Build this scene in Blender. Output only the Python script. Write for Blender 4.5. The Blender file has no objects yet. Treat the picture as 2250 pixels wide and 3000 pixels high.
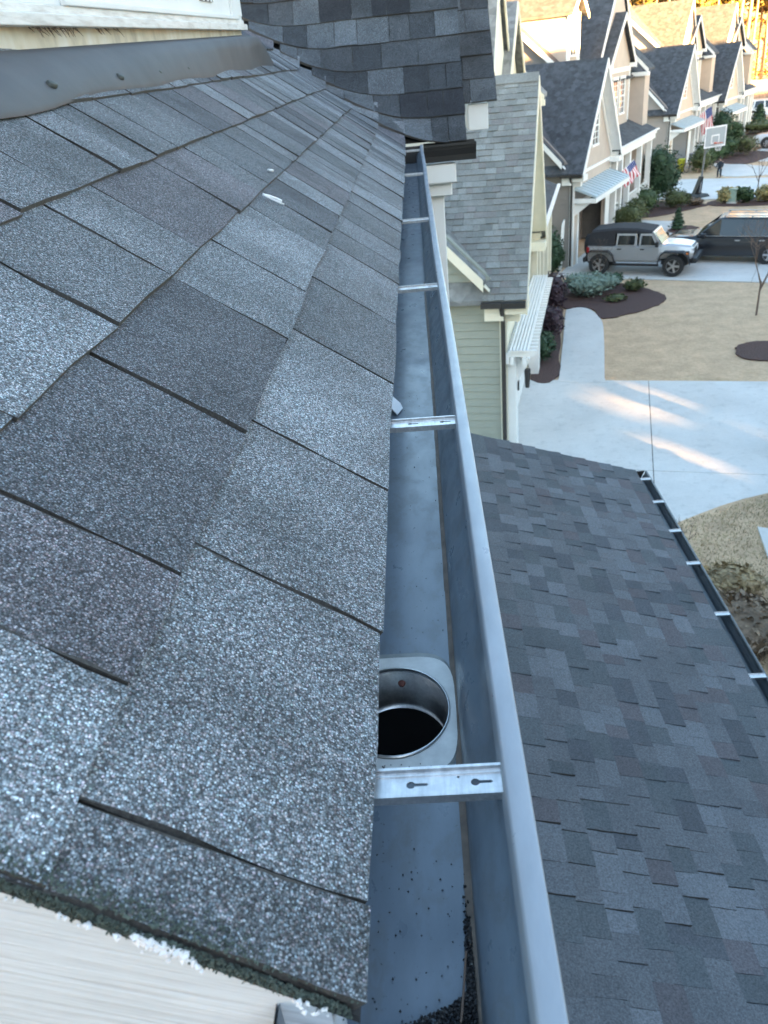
import bpy, bmesh, math, random, zlib
from mathutils import Vector, Matrix, noise
R = random.Random(7)
rad = math.radians
scene = bpy.context.scene
COL = scene.collection

# ------------------------------------------------------------------ camera, sky, sun, exposure
H0 = 8.2                                    # camera height above the drives
cd = bpy.data.cameras.new("camera")
cam = bpy.data.objects.new("camera", cd); COL.objects.link(cam)
Mx = Matrix(((0.99543193, 0.065393, 0.06956315, 0), (0.02835007, 0.49329121, -0.86940213, 0), (-0.0911677, 0.86740276, 0.48918392, H0), (0, 0, 0, 1)))
cam.matrix_world = Mx
cd.sensor_fit = 'HORIZONTAL'; cd.sensor_width = 36; cd.lens = 36 * 2300 / 2250
cd.clip_start = 0.02; cd.clip_end = 2000
cd.dof.use_dof = True; cd.dof.focus_distance = 0.85; cd.dof.aperture_fstop = 22
scene.camera = cam

SUN_EL = rad(6.0)
SUN_DIR = Vector((0.54, -0.84, 0)).normalized()      # horizontal direction towards the sun
world = bpy.data.worlds.new("World"); scene.world = world; world.use_nodes = True
wn = world.node_tree; wn.nodes.clear()
wo = wn.nodes.new('ShaderNodeOutputWorld'); bg = wn.nodes.new('ShaderNodeBackground'); sk = wn.nodes.new('ShaderNodeTexSky')
sk.sky_type = 'NISHITA'; sk.sun_disc = False; sk.sun_elevation = SUN_EL
sk.sun_rotation = math.atan2(SUN_DIR.x, SUN_DIR.y)
sk.altitude = 100; sk.air_density = 1.0; sk.dust_density = 1.0; sk.ozone_density = 1.25
bg.inputs[1].default_value = 0.05
wn.links.new(sk.outputs[0], bg.inputs[0]); wn.links.new(bg.outputs[0], wo.inputs[0])
sl = bpy.data.lights.new("sun", 'SUN'); sun = bpy.data.objects.new("sun", sl); COL.objects.link(sun)
sl.energy = 5.0; sl.angle = rad(0.5); sl.color = (1.0, 0.55, 0.20)
tosun = Vector((SUN_DIR.x * math.cos(SUN_EL), SUN_DIR.y * math.cos(SUN_EL), math.sin(SUN_EL)))
sun.rotation_euler = (-tosun).to_track_quat('-Z', 'Y').to_euler(); sun.location = (20, -20, 30)
scene.view_settings.view_transform = 'Standard'; scene.view_settings.look = 'None'
scene.view_settings.exposure = 4.82; scene.view_settings.gamma = 1; scene.view_settings.use_curve_mapping = False
scene.render.engine = 'CYCLES'
scene.cycles.use_denoising = True
scene.cycles.max_bounces = 8

# ------------------------------------------------------------------ mesh and tagging helpers
class MB:
    def __init__(s): s.v = []; s.f = []; s.m = []
    def add(s, vs, fs, mi=0):
        o = len(s.v); s.v += [tuple(p) for p in vs]
        for f in fs: s.f.append(tuple(i + o for i in f)); s.m.append(mi)
        return s
    def box(s, x0, x1, y0, y1, z0, z1, mi=0):
        return s.hexa([(x0, y0, z0), (x1, y0, z0), (x1, y1, z0), (x0, y1, z0), (x0, y0, z1), (x1, y0, z1), (x1, y1, z1), (x0, y1, z1)], mi)
    def hexa(s, p, mi=0):
        return s.add(p, [(3, 2, 1, 0), (4, 5, 6, 7), (0, 1, 5, 4), (1, 2, 6, 5), (2, 3, 7, 6), (3, 0, 4, 7)], mi)
    def prism(s, poly, d, mi=0):
        n = len(poly); d = Vector(d)
        vs = [Vector(p) for p in poly] + [Vector(p) + d for p in poly]
        return s.add(vs, [tuple(range(n - 1, -1, -1)), tuple(range(n, 2 * n))] + [(i, (i + 1) % n, n + (i + 1) % n, n + i) for i in range(n)], mi)
    def tube(s, a, b, r0, r1=None, n=8, mi=0, caps=True):
        a = Vector(a); b = Vector(b); r1 = r0 if r1 is None else r1
        d = (b - a).normalized(); u = d.orthogonal().normalized(); w = d.cross(u)
        vs = []
        for c, r in ((a, r0), (b, r1)):
            vs += [c + (u * math.cos(t) + w * math.sin(t)) * r for t in [2 * math.pi * i / n for i in range(n)]]
        fs = [(i, (i + 1) % n, n + (i + 1) % n, n + i) for i in range(n)]
        if caps: fs += [tuple(range(n - 1, -1, -1)), tuple(range(n, 2 * n))]
        return s.add(vs, fs, mi)
    def path(s, pts, r, n=6, mi=0):
        for i in range(len(pts) - 1): s.tube(pts[i], pts[i + 1], r, r, n, mi)
        return s
    def lathe(s, c, axis, prof, n=20, mi=0):        # prof: (radius, along axis)
        c = Vector(c); d = Vector(axis).normalized(); u = d.orthogonal().normalized(); w = d.cross(u)
        vs = []
        for r, h in prof: vs += [c + d * h + (u * math.cos(t) + w * math.sin(t)) * r for t in [2 * math.pi * i / n for i in range(n)]]
        fs = []
        for k in range(len(prof) - 1):
            fs += [(k * n + i, k * n + (i + 1) % n, (k + 1) * n + (i + 1) % n, (k + 1) * n + i) for i in range(n)]
        return s.add(vs, fs, mi)
    def build(s, name, mats, parent=None, off=(0, 0, 0), smooth=False, bevel=0):
        me = bpy.data.meshes.new(name)
        o3 = Vector(off)
        me.from_pydata([Vector(p) - o3 for p in s.v], [], s.f)
        mats = mats if isinstance(mats, (list, tuple)) else [mats]
        for m in mats: me.materials.append(m)
        if len(mats) > 1: me.polygons.foreach_set("material_index", s.m)
        if smooth: me.polygons.foreach_set("use_smooth", [True] * len(me.polygons))
        me.update()
        o = bpy.data.objects.new(name, me); COL.objects.link(o)
        if parent: o.parent = parent
        if bevel:
            b = o.modifiers.new("b", 'BEVEL'); b.width = bevel; b.segments = 2; b.limit_method = 'ANGLE'
        return o

def tag(o, label=None, cat=None, group=None, kind=None):
    if label: o["label"] = label
    if cat: o["category"] = cat
    if group: o["group"] = group
    if kind: o["kind"] = kind
    return o
def empty(name, loc=(0, 0, 0), rz=0):
    o = bpy.data.objects.new(name, None); COL.objects.link(o); o.location = loc; o.rotation_euler = (0, 0, rz); return o
def kids(o): return [c for c in bpy.data.objects if c.parent == o]
def copy_tree(o, parent=None):
    c = o.copy(); COL.objects.link(c)
    if parent: c.parent = parent
    for ch in kids(o): copy_tree(ch, c)
    return c

# ------------------------------------------------------------------ materials
def newmat(name):
    m = bpy.data.materials.new(name); m.use_nodes = True
    nt = m.node_tree; b = nt.nodes['Principled BSDF']
    return m, nt, b
def N(nt, t, **k):
    n = nt.nodes.new(t)
    for a, v in k.items(): setattr(n, a, v)
    return n
def pos(nt, scale=(1, 1, 1), obj=False):
    mp = N(nt, 'ShaderNodeMapping'); mp.inputs['Scale'].default_value = scale
    if obj: tc = N(nt, 'ShaderNodeTexCoord'); nt.links.new(tc.outputs['Object'], mp.inputs[0])
    else: g = N(nt, 'ShaderNodeNewGeometry'); nt.links.new(g.outputs['Position'], mp.inputs[0])
    return mp.outputs[0]
def noisev(nt, vec, scale, detail=3, rough=.55):
    n = N(nt, 'ShaderNodeTexNoise'); n.inputs['Scale'].default_value = scale; n.inputs['Detail'].default_value = detail; n.inputs['Roughness'].default_value = rough
    nt.links.new(vec, n.inputs['Vector']); return n.outputs['Fac']
def ramp(nt, fac, stops, interp='LINEAR'):
    r = N(nt, 'ShaderNodeValToRGB'); cr = r.color_ramp; cr.interpolation = interp
    while len(cr.elements) > 1: cr.elements.remove(cr.elements[-1])
    for i, (p, c) in enumerate(stops):
        e = cr.elements[0] if i == 0 else cr.elements.new(p)
        e.position = p; e.color = (*c, 1) if isinstance(c, (tuple, list)) else (c, c, c, 1)
    nt.links.new(fac, r.inputs[0]); return r.outputs[0]
def mix(nt, a, b, fac, mode='MIX'):
    n = N(nt, 'ShaderNodeMix', data_type='RGBA', blend_type=mode)
    if isinstance(fac, (int, float)): n.inputs[0].default_value = fac
    else: nt.links.new(fac, n.inputs[0])
    for i, x in ((6, a), (7, b)):
        if isinstance(x, (tuple, list)): n.inputs[i].default_value = (*x, 1)
        else: nt.links.new(x, n.inputs[i])
    return n.outputs[2]
def bump(nt, b, h, strength=.5, dist=.01):
    n = N(nt, 'ShaderNodeBump'); n.inputs['Strength'].default_value = strength; n.inputs['Distance'].default_value = dist
    nt.links.new(h, n.inputs['Height']); nt.links.new(n.outputs[0], b.inputs['Normal'])
def plain(name, col, rough=.5, metal=0, var=.12, scale=6, bmp=0, bdist=.005, spec=.5, obj=False, stretch=(1, 1, 1)):
    m, nt, b = newmat(name)
    v = pos(nt, stretch, obj)
    f = noisev(nt, v, scale, 5, .6)
    lo = tuple(c * (1 - var) for c in col); hi = tuple(min(1, c * (1 + var)) for c in col)
    nt.links.new(ramp(nt, f, [(.3, lo), (.7, hi)]), b.inputs['Base Color'])
    b.inputs['Roughness'].default_value = rough; b.inputs['Metallic'].default_value = metal
    b.inputs['Specular IOR Level'].default_value = spec
    if bmp: bump(nt, b, f, bmp, bdist)
    return m

def shingle_mat(name, gran, tint=(1, 1, 1), contrast=1.0, obj_color=True, coarse=7.0):
    # asphalt shingle: mineral granules of several greys, patchy blends, fine relief
    m, nt, b = newmat(name)
    v = pos(nt)
    vo = N(nt, 'ShaderNodeTexVoronoi'); vo.inputs['Scale'].default_value = gran; nt.links.new(v, vo.inputs['Vector'])
    sep = N(nt, 'ShaderNodeSeparateColor'); nt.links.new(vo.outputs['Color'], sep.inputs[0])
    g = ramp(nt, sep.outputs[0], [(0, .06), (.3, .13), (.6, .235), (.85, .38), (1, .68)])
    hue = ramp(nt, sep.outputs[1], [(0, (.86, 1.0, 1.06)), (.35, (.97, 1, 1.02)), (.7, (1, 1, 1)), (.84, (1.16, .98, .90)), (.93, (1.12, .92, 1.0)), (1, (.90, 1.08, .96))])
    c = mix(nt, g, hue, 1.0, 'MULTIPLY')
    c = mix(nt, c, ramp(nt, vo.outputs['Distance'], [(.34, 1.0), (.72, .40)]), 1.0, 'MULTIPLY')
    patch = noisev(nt, pos(nt, (.8, 1.2, 1)), coarse, 3, .5)
    c = mix(nt, c, ramp(nt, patch, [(.3, .70), (.5, 1.0), (.72, 1.2)]), 1.0, 'MULTIPLY')
    c = mix(nt, c, tint, 1.0, 'MULTIPLY')
    if obj_color:
        oi = N(nt, 'ShaderNodeObjectInfo'); c = mix(nt, c, oi.outputs['Color'], 1.0, 'MULTIPLY')
    nt.links.new(c, b.inputs['Base Color'])
    b.inputs['Roughness'].default_value = .78; b.inputs['Specular IOR Level'].default_value = .35
    h = N(nt, 'ShaderNodeMath', operation='MULTIPLY_ADD'); nt.links.new(vo.outputs['Distance'], h.inputs[0]); h.inputs[1].default_value = -1.0
    nt.links.new(sep.outputs[2], h.inputs[2])
    bump(nt, b, h.outputs[0], .9, .0009)
    return m

M = {}
M['shingle'] = shingle_mat('granule_shingle', 800, (.97, 1.0, 1.04))
M['shingle_stuff'] = shingle_mat('granule_shingle_joined', 800, obj_color=False)
def tab_mat(name, base, tones, gran=90):
    # joined shingles: tone per face from a colour attribute
    m, nt, b = newmat(name)
    at = N(nt, 'ShaderNodeVertexColor'); at.layer_name = 'tone'
    f = noisev(nt, pos(nt), gran, 6, .8); f9 = noisev(nt, pos(nt), 1.7, 4, .6)
    c = mix(nt, mix(nt, at.outputs[0], ramp(nt, f9, [(.3, .86), (.7, 1.12)]), 1.0, 'MULTIPLY'), ramp(nt, f, [(.32, .45), (.68, 1.55)]), 1.0, 'MULTIPLY')
    c = mix(nt, c, base, 1.0, 'MULTIPLY')
    nt.links.new(c, b.inputs['Base Color']); b.inputs['Roughness'].default_value = .85; b.inputs['Specular IOR Level'].default_value = .3
    return m
def tab_mat_obj(name, base, gran=90):
    m, nt, b = newmat(name)
    oi = N(nt, 'ShaderNodeObjectInfo')
    f = noisev(nt, pos(nt), gran, 6, .8); f9 = noisev(nt, pos(nt), 1.7, 4, .6)
    c = mix(nt, mix(nt, oi.outputs['Color'], ramp(nt, f9, [(.3, .86), (.7, 1.12)]), 1.0, 'MULTIPLY'), ramp(nt, f, [(.32, .45), (.68, 1.55)]), 1.0, 'MULTIPLY')
    c = mix(nt, c, base, 1.0, 'MULTIPLY')
    nt.links.new(c, b.inputs['Base Color']); b.inputs['Roughness'].default_value = .85; b.inputs['Specular IOR Level'].default_value = .3
    return m
M['porch_sh'] = tab_mat_obj('porch_shingle', (.098, .105, .118), 95); M['porch_sh_j'] = tab_mat('porch_shingle_joined', (.098, .105, .118), None, 95)
M['grey_sh'] = tab_mat_obj('weathered_shingle', (.20, .205, .195), 60); M['grey_sh_j'] = tab_mat('weathered_shingle_joined', (.20, .205, .195), None, 60)
def far_roof(name, base):
    m, nt, b = newmat(name)
    v = pos(nt, (1, 1, 1), True)
    br = N(nt, 'ShaderNodeTexNoise'); br.inputs['Scale'].default_value = 5; br.inputs['Detail'].default_value = 6; nt.links.new(v, br.inputs['Vector'])
    w = N(nt, 'ShaderNodeTexVoronoi'); w.inputs['Scale'].default_value = 4.5; nt.links.new(pos(nt, (1, 1, 1.5), True), w.inputs['Vector'])
    s = N(nt, 'ShaderNodeSeparateColor'); nt.links.new(w.outputs['Color'], s.inputs[0])
    c = mix(nt, ramp(nt, s.outputs[0], [(0, .75), (1, 1.25)]), ramp(nt, br.outputs['Fac'], [(.3, .8), (.7, 1.2)]), 1, 'MULTIPLY')
    c = mix(nt, c, base, 1, 'MULTIPLY')
    nt.links.new(c, b.inputs['Base Color']); b.inputs['Roughness'].default_value = .85; b.inputs['Specular IOR Level'].default_value = .3
    bump(nt, b, br.outputs['Fac'], .3, .02)
    return m
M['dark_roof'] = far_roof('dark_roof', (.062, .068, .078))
M['grey_roof'] = far_roof('weathered_roof', (.20, .205, .20))
M['tabside'] = plain('shingle_side', (.05, .046, .043), .9, 0, .5, 500)
M['butt'] = plain('shingle_edge', (.10, .09, .08), .9, 0, .5, 500)
M['deck'] = plain('roof_deck_felt', (.02, .02, .022), .9)
def gutter_mat(name, col, rough=.33, dirt=True):
    m, nt, b = newmat(name)
    f = noisev(nt, pos(nt, (30, 8, 30)), 1.0, 6, .65)
    f2 = noisev(nt, pos(nt), 260, 3, .7)
    f3 = noisev(nt, pos(nt, (1, .6, 1)), 40, 5, .6)
    c = ramp(nt, f, [(.3, tuple(x * .85 for x in col)), (.7, tuple(x * 1.15 for x in col))])
    if dirt:
        c = mix(nt, c, (.10, .10, .095), ramp(nt, f3, [(.50, 0), (.60, .30), (.63, .12), (.76, .6)]))
        c = mix(nt, c, (.02, .02, .02), ramp(nt, f2, [(.66, 0), (.74, .6)]))
    nt.links.new(c, b.inputs['Base Color'])
    nt.links.new(ramp(nt, f3, [(.3, rough - .06), (.75, rough + .22)]), b.inputs['Roughness'])
    b.inputs['Specular IOR Level'].default_value = .6
    b.inputs['Coat Weight'].default_value = .25; b.inputs['Coat Roughness'].default_value = .2
    bump(nt, b, f, .04, .002)
    return m
M['gutter'] = gutter_mat('sky_tinted_gutter_enamel', (.135, .172, .215), .3)  # bronze enamel with the blue sky reflection tinted into its base colour
M['gutter_lip'] = gutter_mat('sky_lit_gutter_lip', (.27, .295, .335), .32, False)  # paler copy of the enamel; the lip's sky highlight is in the colour
M['gutter_dark'] = plain('dark_bronze_enamel', (.03, .028, .027), .45)
def brushed(name, col, rough=.35):
    m, nt, b = newmat(name)
    f = noisev(nt, pos(nt, (400, 40, 400)), 1.0, 4, .6); f2 = noisev(nt, pos(nt), 120, 4, .6)
    nt.links.new(mix(nt, ramp(nt, f, [(.3, tuple(x * .82 for x in col)), (.7, col)]), ramp(nt, f2, [(.4, .8), (.7, 1.0)]), 1, 'MULTIPLY'), b.inputs['Base Color'])
    b.inputs['Metallic'].default_value = 1; b.inputs['Roughness'].default_value = rough; bump(nt, b, f, .06, .0008)
    return m
M['alu'] = brushed('mill_aluminium', (.76, .76, .77), .42)
M['galv'] = brushed('galvanised_tube', (.80, .81, .82), .36)
M['sealant'] = plain('sealant_smear', (.64, .65, .63), .5, 0, .15, 60)
M['sealgrey'] = plain('grey_sealant', (.21, .23, .23), .4, 0, .2, 80)
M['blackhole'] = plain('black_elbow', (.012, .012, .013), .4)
def painted_wood(name, col, grain, strength, streak=(.75, .72, .7)):
    m, nt, b = newmat(name)
    f = noisev(nt, pos(nt, grain), 1.0, 5, .6); f2 = noisev(nt, pos(nt), 14, 4, .6)
    c = mix(nt, ramp(nt, f, [(.35, tuple(x * y for x, y in zip(col, streak))), (.55, col), (.8, col)]), ramp(nt, f2, [(.3, .92), (.6, 1.0)]), 1, 'MULTIPLY')
    nt.links.new(c, b.inputs['Base Color']); b.inputs['Roughness'].default_value = .55
    bump(nt, b, f, strength, .0015)
    return m
M['white'] = plain('white_trim_paint', (.78, .78, .76), .5, 0, .05, 3)
M['cream'] = plain('cream_trim_paint', (.76, .72, .58), .5, 0, .05, 3)
def rake_mat():
    m, nt, b = newmat('wood_grain_board')
    m0 = N(nt, 'ShaderNodeMapping'); g = N(nt, 'ShaderNodeNewGeometry'); nt.links.new(g.outputs['Position'], m0.inputs[0]); m0.inputs['Rotation'].default_value = (0, -math.atan(.40), 0)
    mp = N(nt, 'ShaderNodeMapping'); nt.links.new(m0.outputs[0], mp.inputs[0]); mp.inputs['Scale'].default_value = (10, 60, 330)
    f = noisev(nt, mp.outputs[0], 1.0, 4, .6)
    f2 = noisev(nt, pos(nt), 20, 4, .6)
    c = mix(nt, ramp(nt, f, [(.3, (.52, .53, .55)), (.5, (.65, .67, .70)), (.8, (.70, .72, .75))]), ramp(nt, f2, [(.3, .93), (.6, 1.0)]), 1, 'MULTIPLY')
    nt.links.new(c, b.inputs['Base Color']); b.inputs['Roughness'].default_value = .5
    bump(nt, b, f, .7, .002)
    return m
M['rakewood'] = rake_mat()
M['sidewood'] = painted_wood('wood_grain_siding', (.80, .77, .73), (60, 9, 90), .5)
def sheath():
    m, nt, b = newmat('bare_sheathing')
    f = noisev(nt, pos(nt, (1, 5, 3)), 2.2, 4, .6)
    nt.links.new(ramp(nt, f, [(.3, (.42, .36, .27)), (.5, (.66, .58, .44)), (.7, (.74, .70, .62))]), b.inputs['Base Color']); b.inputs['Roughness'].default_value = .6
    return m
M['sheath'] = sheath()
M['membrane'] = plain('grey_flashing', (.08, .078, .083), .62, 0, .15, 9, .1, .004, .3)
M['nail'] = plain('nail_head', (.045, .05, .045), .6)
M['moss'] = plain('mossy_granules', (.075, .095, .08), .9, 0, .6, 300, 1, .002)
M['flake'] = plain('paint_flake', (.8, .78, .78), .5)
M['ivory'] = plain('white_scrap', (.8, .82, .85), .4)
M['grit'] = plain('wet_granules', (.018, .018, .02), .35, 0, .6, 400)
def concrete(name, col):
    m, nt, b = newmat(name)
    f = noisev(nt, pos(nt), .7, 6, .6); f2 = noisev(nt, pos(nt), 40, 4, .7); f3 = noisev(nt, pos(nt), 4, 5, .6)
    c = mix(nt, ramp(nt, f, [(.3, tuple(x * .88 for x in col)), (.7, tuple(x * 1.06 for x in col))]), ramp(nt, f2, [(.3, .9), (.7, 1.06)]), 1, 'MULTIPLY')
    c = mix(nt, c, ramp(nt, f3, [(.25, .82), (.45, 1.0)]), 1, 'MULTIPLY')
    br = noisev(nt, pos(nt, (2, 60, 1)), 1.0, 3, .6); sp = noisev(nt, pos(nt), 2.1, 6, .75)
    c = mix(nt, c, ramp(nt, br, [(.35, .93), (.6, 1.0)]), 1, 'MULTIPLY'); c = mix(nt, c, ramp(nt, sp, [(.30, .80), (.38, 1.0)]), 1, 'MULTIPLY')
    nt.links.new(c, b.inputs['Base Color']); b.inputs['Roughness'].default_value = .8; bump(nt, b, f2, .15, .004)
    return m
M['concrete'] = concrete('broom_concrete', (.60, .585, .56))
def lawn():
    m, nt, b = newmat('dormant_lawn')
    f = noisev(nt, pos(nt), .35, 5, .6); f2 = noisev(nt, pos(nt), 9, 6, .75); f3 = noisev(nt, pos(nt, (1, 1, 1)), 1.6, 5, .65)
    c = ramp(nt, f2, [(.25, (.44, .295, .185)), (.5, (.55, .385, .245)), (.75, (.64, .465, .305))])
    c = mix(nt, c, (.17, .19, .07), ramp(nt, f, [(.58, 0), (.78, .35)]))
    c = mix(nt, c, ramp(nt, f3, [(.3, .8), (.7, 1.15)]), 1, 'MULTIPLY')
    nt.links.new(c, b.inputs['Base Color']); b.inputs['Roughness'].default_value = .9; bump(nt, b, f2, .8, .05)
    return m
M['lawn'] = lawn()
M['mulch'] = plain('bark_mulch', (.075, .04, .035), .9, 0, .6, 22, 1, .05)
def leaf(name, col, var=.45, scale=2.5):
    m, nt, b = newmat(name)
    f = noisev(nt, pos(nt), scale, 3, .6); f2 = noisev(nt, pos(nt), scale * 9, 2, .6)
    c = mix(nt, ramp(nt, f, [(.3, tuple(x * (1 - var) for x in col)), (.7, tuple(x * (1 + var) for x in col))]), ramp(nt, f2, [(.3, .7), (.7, 1.3)]), 1, 'MULTIPLY')
    nt.links.new(c, b.inputs['Base Color']); b.inputs['Roughness'].default_value = .6; b.inputs['Specular IOR Level'].default_value = .3
    return m
M['green'] = leaf('evergreen_leaf', (.045, .075, .03)); M['olive'] = leaf('olive_leaf', (.075, .09, .035)); M['bluegreen'] = leaf('blue_juniper', (.17, .23, .19), .3)
M['purple'] = leaf('plum_leaf', (.05, .03, .04)); M['darkgreen'] = leaf('dark_holly', (.03, .06, .03)); M['strawleaf'] = leaf('straw_grass', (.32, .27, .12), .3); M['brownleaf'] = leaf('dead_brush', (.17, .12, .08)); M['pine'] = leaf('pine_needles', (.17, .13, .035), .4, .5)
M['trunk'] = plain('bark', (.36, .26, .16), .9, 0, .3, 6, .5, .03); M['twig'] = plain('twig_bark', (.16, .11, .085), .9)
M['black'] = plain('black_plastic', (.018, .018, .02), .5); M['tyre'] = plain('tyre_rubber', (.02, .02, .021), .8)
M['rim'] = plain('alloy_rim', (.55, .55, .57), .3, .8); M['glass'] = plain('dark_glass', (.015, .018, .022), .06, 0, .1, 3, 0, 0, .8)
M['winglass'] = plain('window_glass', (.06, .075, .085), .08, 0, .2, 2, 0, 0, .8)
def car_paint(name, col, metal=.3):
    m, nt, b = newmat(name); f = noisev(nt, pos(nt), 3, 3)
    nt.links.new(ramp(nt, f, [(.3, tuple(x * .95 for x in col)), (.7, col)]), b.inputs['Base Color'])
    b.inputs['Metallic'].default_value = metal; b.inputs['Roughness'].default_value = .32; b.inputs['Coat Weight'].default_value = .8; b.inputs['Coat Roughness'].default_value = .06
    return m
M['silver'] = car_paint('silver_paint', (.52, .52, .54), .5); M['navy'] = car_paint('dark_blue_paint', (.014, .016, .022), .3); M['carwhite'] = car_paint('white_paint', (.72, .74, .76), 0)
M['red'] = plain('red_lens', (.35, .02, .02), .3); M['amber'] = plain('amber_lens', (.7, .2, .03), .3); M['lamp'] = plain('headlamp', (.6, .62, .65), .15)
M['green_siding'] = plain('sage_siding', (.30, .318, .27), .6, 0, .06, 2); M['grey_siding'] = plain('brown_grey_siding', (.225, .2, .185), .6, 0, .06, 2)
M['tan_siding'] = plain('tan_front_siding', (.48, .40, .34), .6, 0, .06, 2); M['taupe'] = plain('taupe_siding', (.33, .29, .26), .6, 0, .06, 2); M['slate_siding'] = plain('slate_siding', (.2, .2, .21), .6, 0, .06, 2)
M['peach'] = plain('peach_front_siding', (.58, .45, .35), .6, 0, .06, 2)
M['metalroof'] = plain('pale_metal_roof', (.45, .52, .56), .35, .3, .06, 2)
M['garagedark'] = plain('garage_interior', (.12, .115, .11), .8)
M['shutter'] = plain('blue_grey_shutter', (.13, .15, .17), .5)
M['skin'] = plain('skin', (.45, .28, .2), .5); M['navycloth'] = plain('dark_cloth', (.02, .025, .035), .8); M['hair'] = plain('hair', (.03, .02, .015), .7)
M['fence'] = plain('fence_boards', (.30, .215, .16), .8, 0, .25, 3)
M['orange'] = plain('orange_rim', (.6, .12, .05), .4); M['clear'] = plain('backboard_panel', (.35, .37, .38), .15, 0, .05); M['polegrey'] = plain('pole_grey', (.25, .26, .28), .4, .4)
M['flagred'] = plain('flag_red', (.5, .05, .06), .7); M['flagwhite'] = plain('flag_white', (.75, .72, .72), .7); M['flagblue'] = plain('flag_blue', (.04, .06, .2), .7)
M['yellow'] = plain('yellow_plastic', (.55, .55, .05), .5); M['util'] = plain('utility_green', (.28, .38, .32), .5)
M['soil'] = plain('joint_soil', (.10, .09, .08), .9)

# ================================================================== SETTING: ground, drives, walks, beds
def sheet(name, pts, mat, z, kind='structure', thick=0, parent=None):
    mb = MB()
    if thick: mb.prism([(x, y, z) for x, y in pts], (0, 0, thick))
    else: mb.add([(x, y, z) for x, y in pts], [tuple(range(len(pts)))])
    o = mb.build(name, mat, parent)
    if kind: tag(o, kind=kind)
    return o
g = sheet('lawn_ground', [(-900, -900), (900, -900), (900, 900), (-900, 900)], M['lawn'], 0.0)
tag(g, 'tan dormant lawn between the houses and drives', 'lawn')
def smooth_poly(pts, n=5):
    out = []; m = len(pts)
    for i in range(m):
        p0, p1, p2, p3 = [Vector((*pts[(i + k - 1) % m], 0)) for k in range(4)]
        for t in [j / n for j in range(n)]:
            q = .5 * ((2 * p1) + (-p0 + p2) * t + (2 * p0 - 5 * p1 + 4 * p2 - p3) * t * t + (-p0 + 3 * p1 - 3 * p2 + p3) * t ** 3)
            out.append((q.x, q.y))
    return out
def slabbed(name, label, O, ang, xs, ys, cut=None):
    # a concrete drive poured in panels: each panel a slab, joints left open
    root = empty(name, (0, 0, 0)); tag(root, label, 'driveway', kind='structure')
    ex = Vector((math.cos(ang), -math.sin(ang), 0)); ey = Vector((math.sin(ang), math.cos(ang), 0)); O = Vector(O)
    q = [O + ex * a + ey * b for a, b in ((xs[0], ys[0]), (xs[-1], ys[0]), (xs[-1], ys[-1]), (xs[0], ys[-1]))]
    MB().add([(p.x, p.y, .006) for p in q], [(0, 1, 2, 3)]).build('joint_bed', M['soil'], root)
    for i in range(len(xs) - 1):
        for j in range(len(ys) - 1):
            g = .009
            q = [O + ex * a + ey * b for a, b in ((xs[i] + g, ys[j] + g), (xs[i + 1] - g, ys[j] + g), (xs[i + 1] - g, ys[j + 1] - g), (xs[i] + g, ys[j + 1] - g))]
            MB().prism([(p.x, p.y, .0) for p in q], (0, 0, .035)).build('slab', M['concrete'], root)
    return root
A1 = rad(12.4)
# green house's drive: front edge runs from (2.79,21.7) to (8.9,20.0)
slabbed('driveway', 'wide pale concrete driveway with a sun-streaked slab', (1.9, 21.95, 0), rad(13.5), [-2.4, 1.1 - .45, 4.25, 8.4, 12.6, 17], [-16.5, -7.7, -5.55, 0])
sheet('walkway', smooth_poly([(3.62, 21.40), (3.70, 21.7), (4.38, 25.08), (5.0, 28.2), (5.2, 28.6), (5.6, 28.7), (5.9, 28.3), (6.0, 27.2), (5.9, 26.2), (5.42, 23.77), (4.92, 21.4), (4.84, 21.05)], 3), M['concrete'], .0, thick=.04)
slabbed('driveway', 'concrete driveway under the silver off-roader and dark SUV', (5.75, 33.4, 0), rad(26), [-.3, 3.3, 7.2, 11, 16, 22], [0, 3.1, 6.4])
slabbed('driveway', 'concrete driveway below the basketball hoop', (14.2, 50.6, 0), rad(29), [-.2, 4, 8, 13, 20], [-.6, 3.2, 7.2])
slabbed('driveway', 'farthest concrete driveway beside the silver pickup', (24.0, 63.6, 0), rad(32), [-.2, 5, 10, 18, 30], [-1, 3, 8])
sheet('walkway', [(9.7, 43.8), (11.4, 39.9), (12.2, 39.8), (12.6, 40.9), (13.3, 42.9), (12.4, 43.5), (11.0, 44.6)], M['concrete'], .0, thick=.04)
sheet('walkway', smooth_poly([(20.2, 56.6), (22.8, 55.6), (24.4, 57.6), (22.7, 62.0), (21.6, 62.9), (21.0, 60.0)], 3), M['concrete'], .0, thick=.04)
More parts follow.
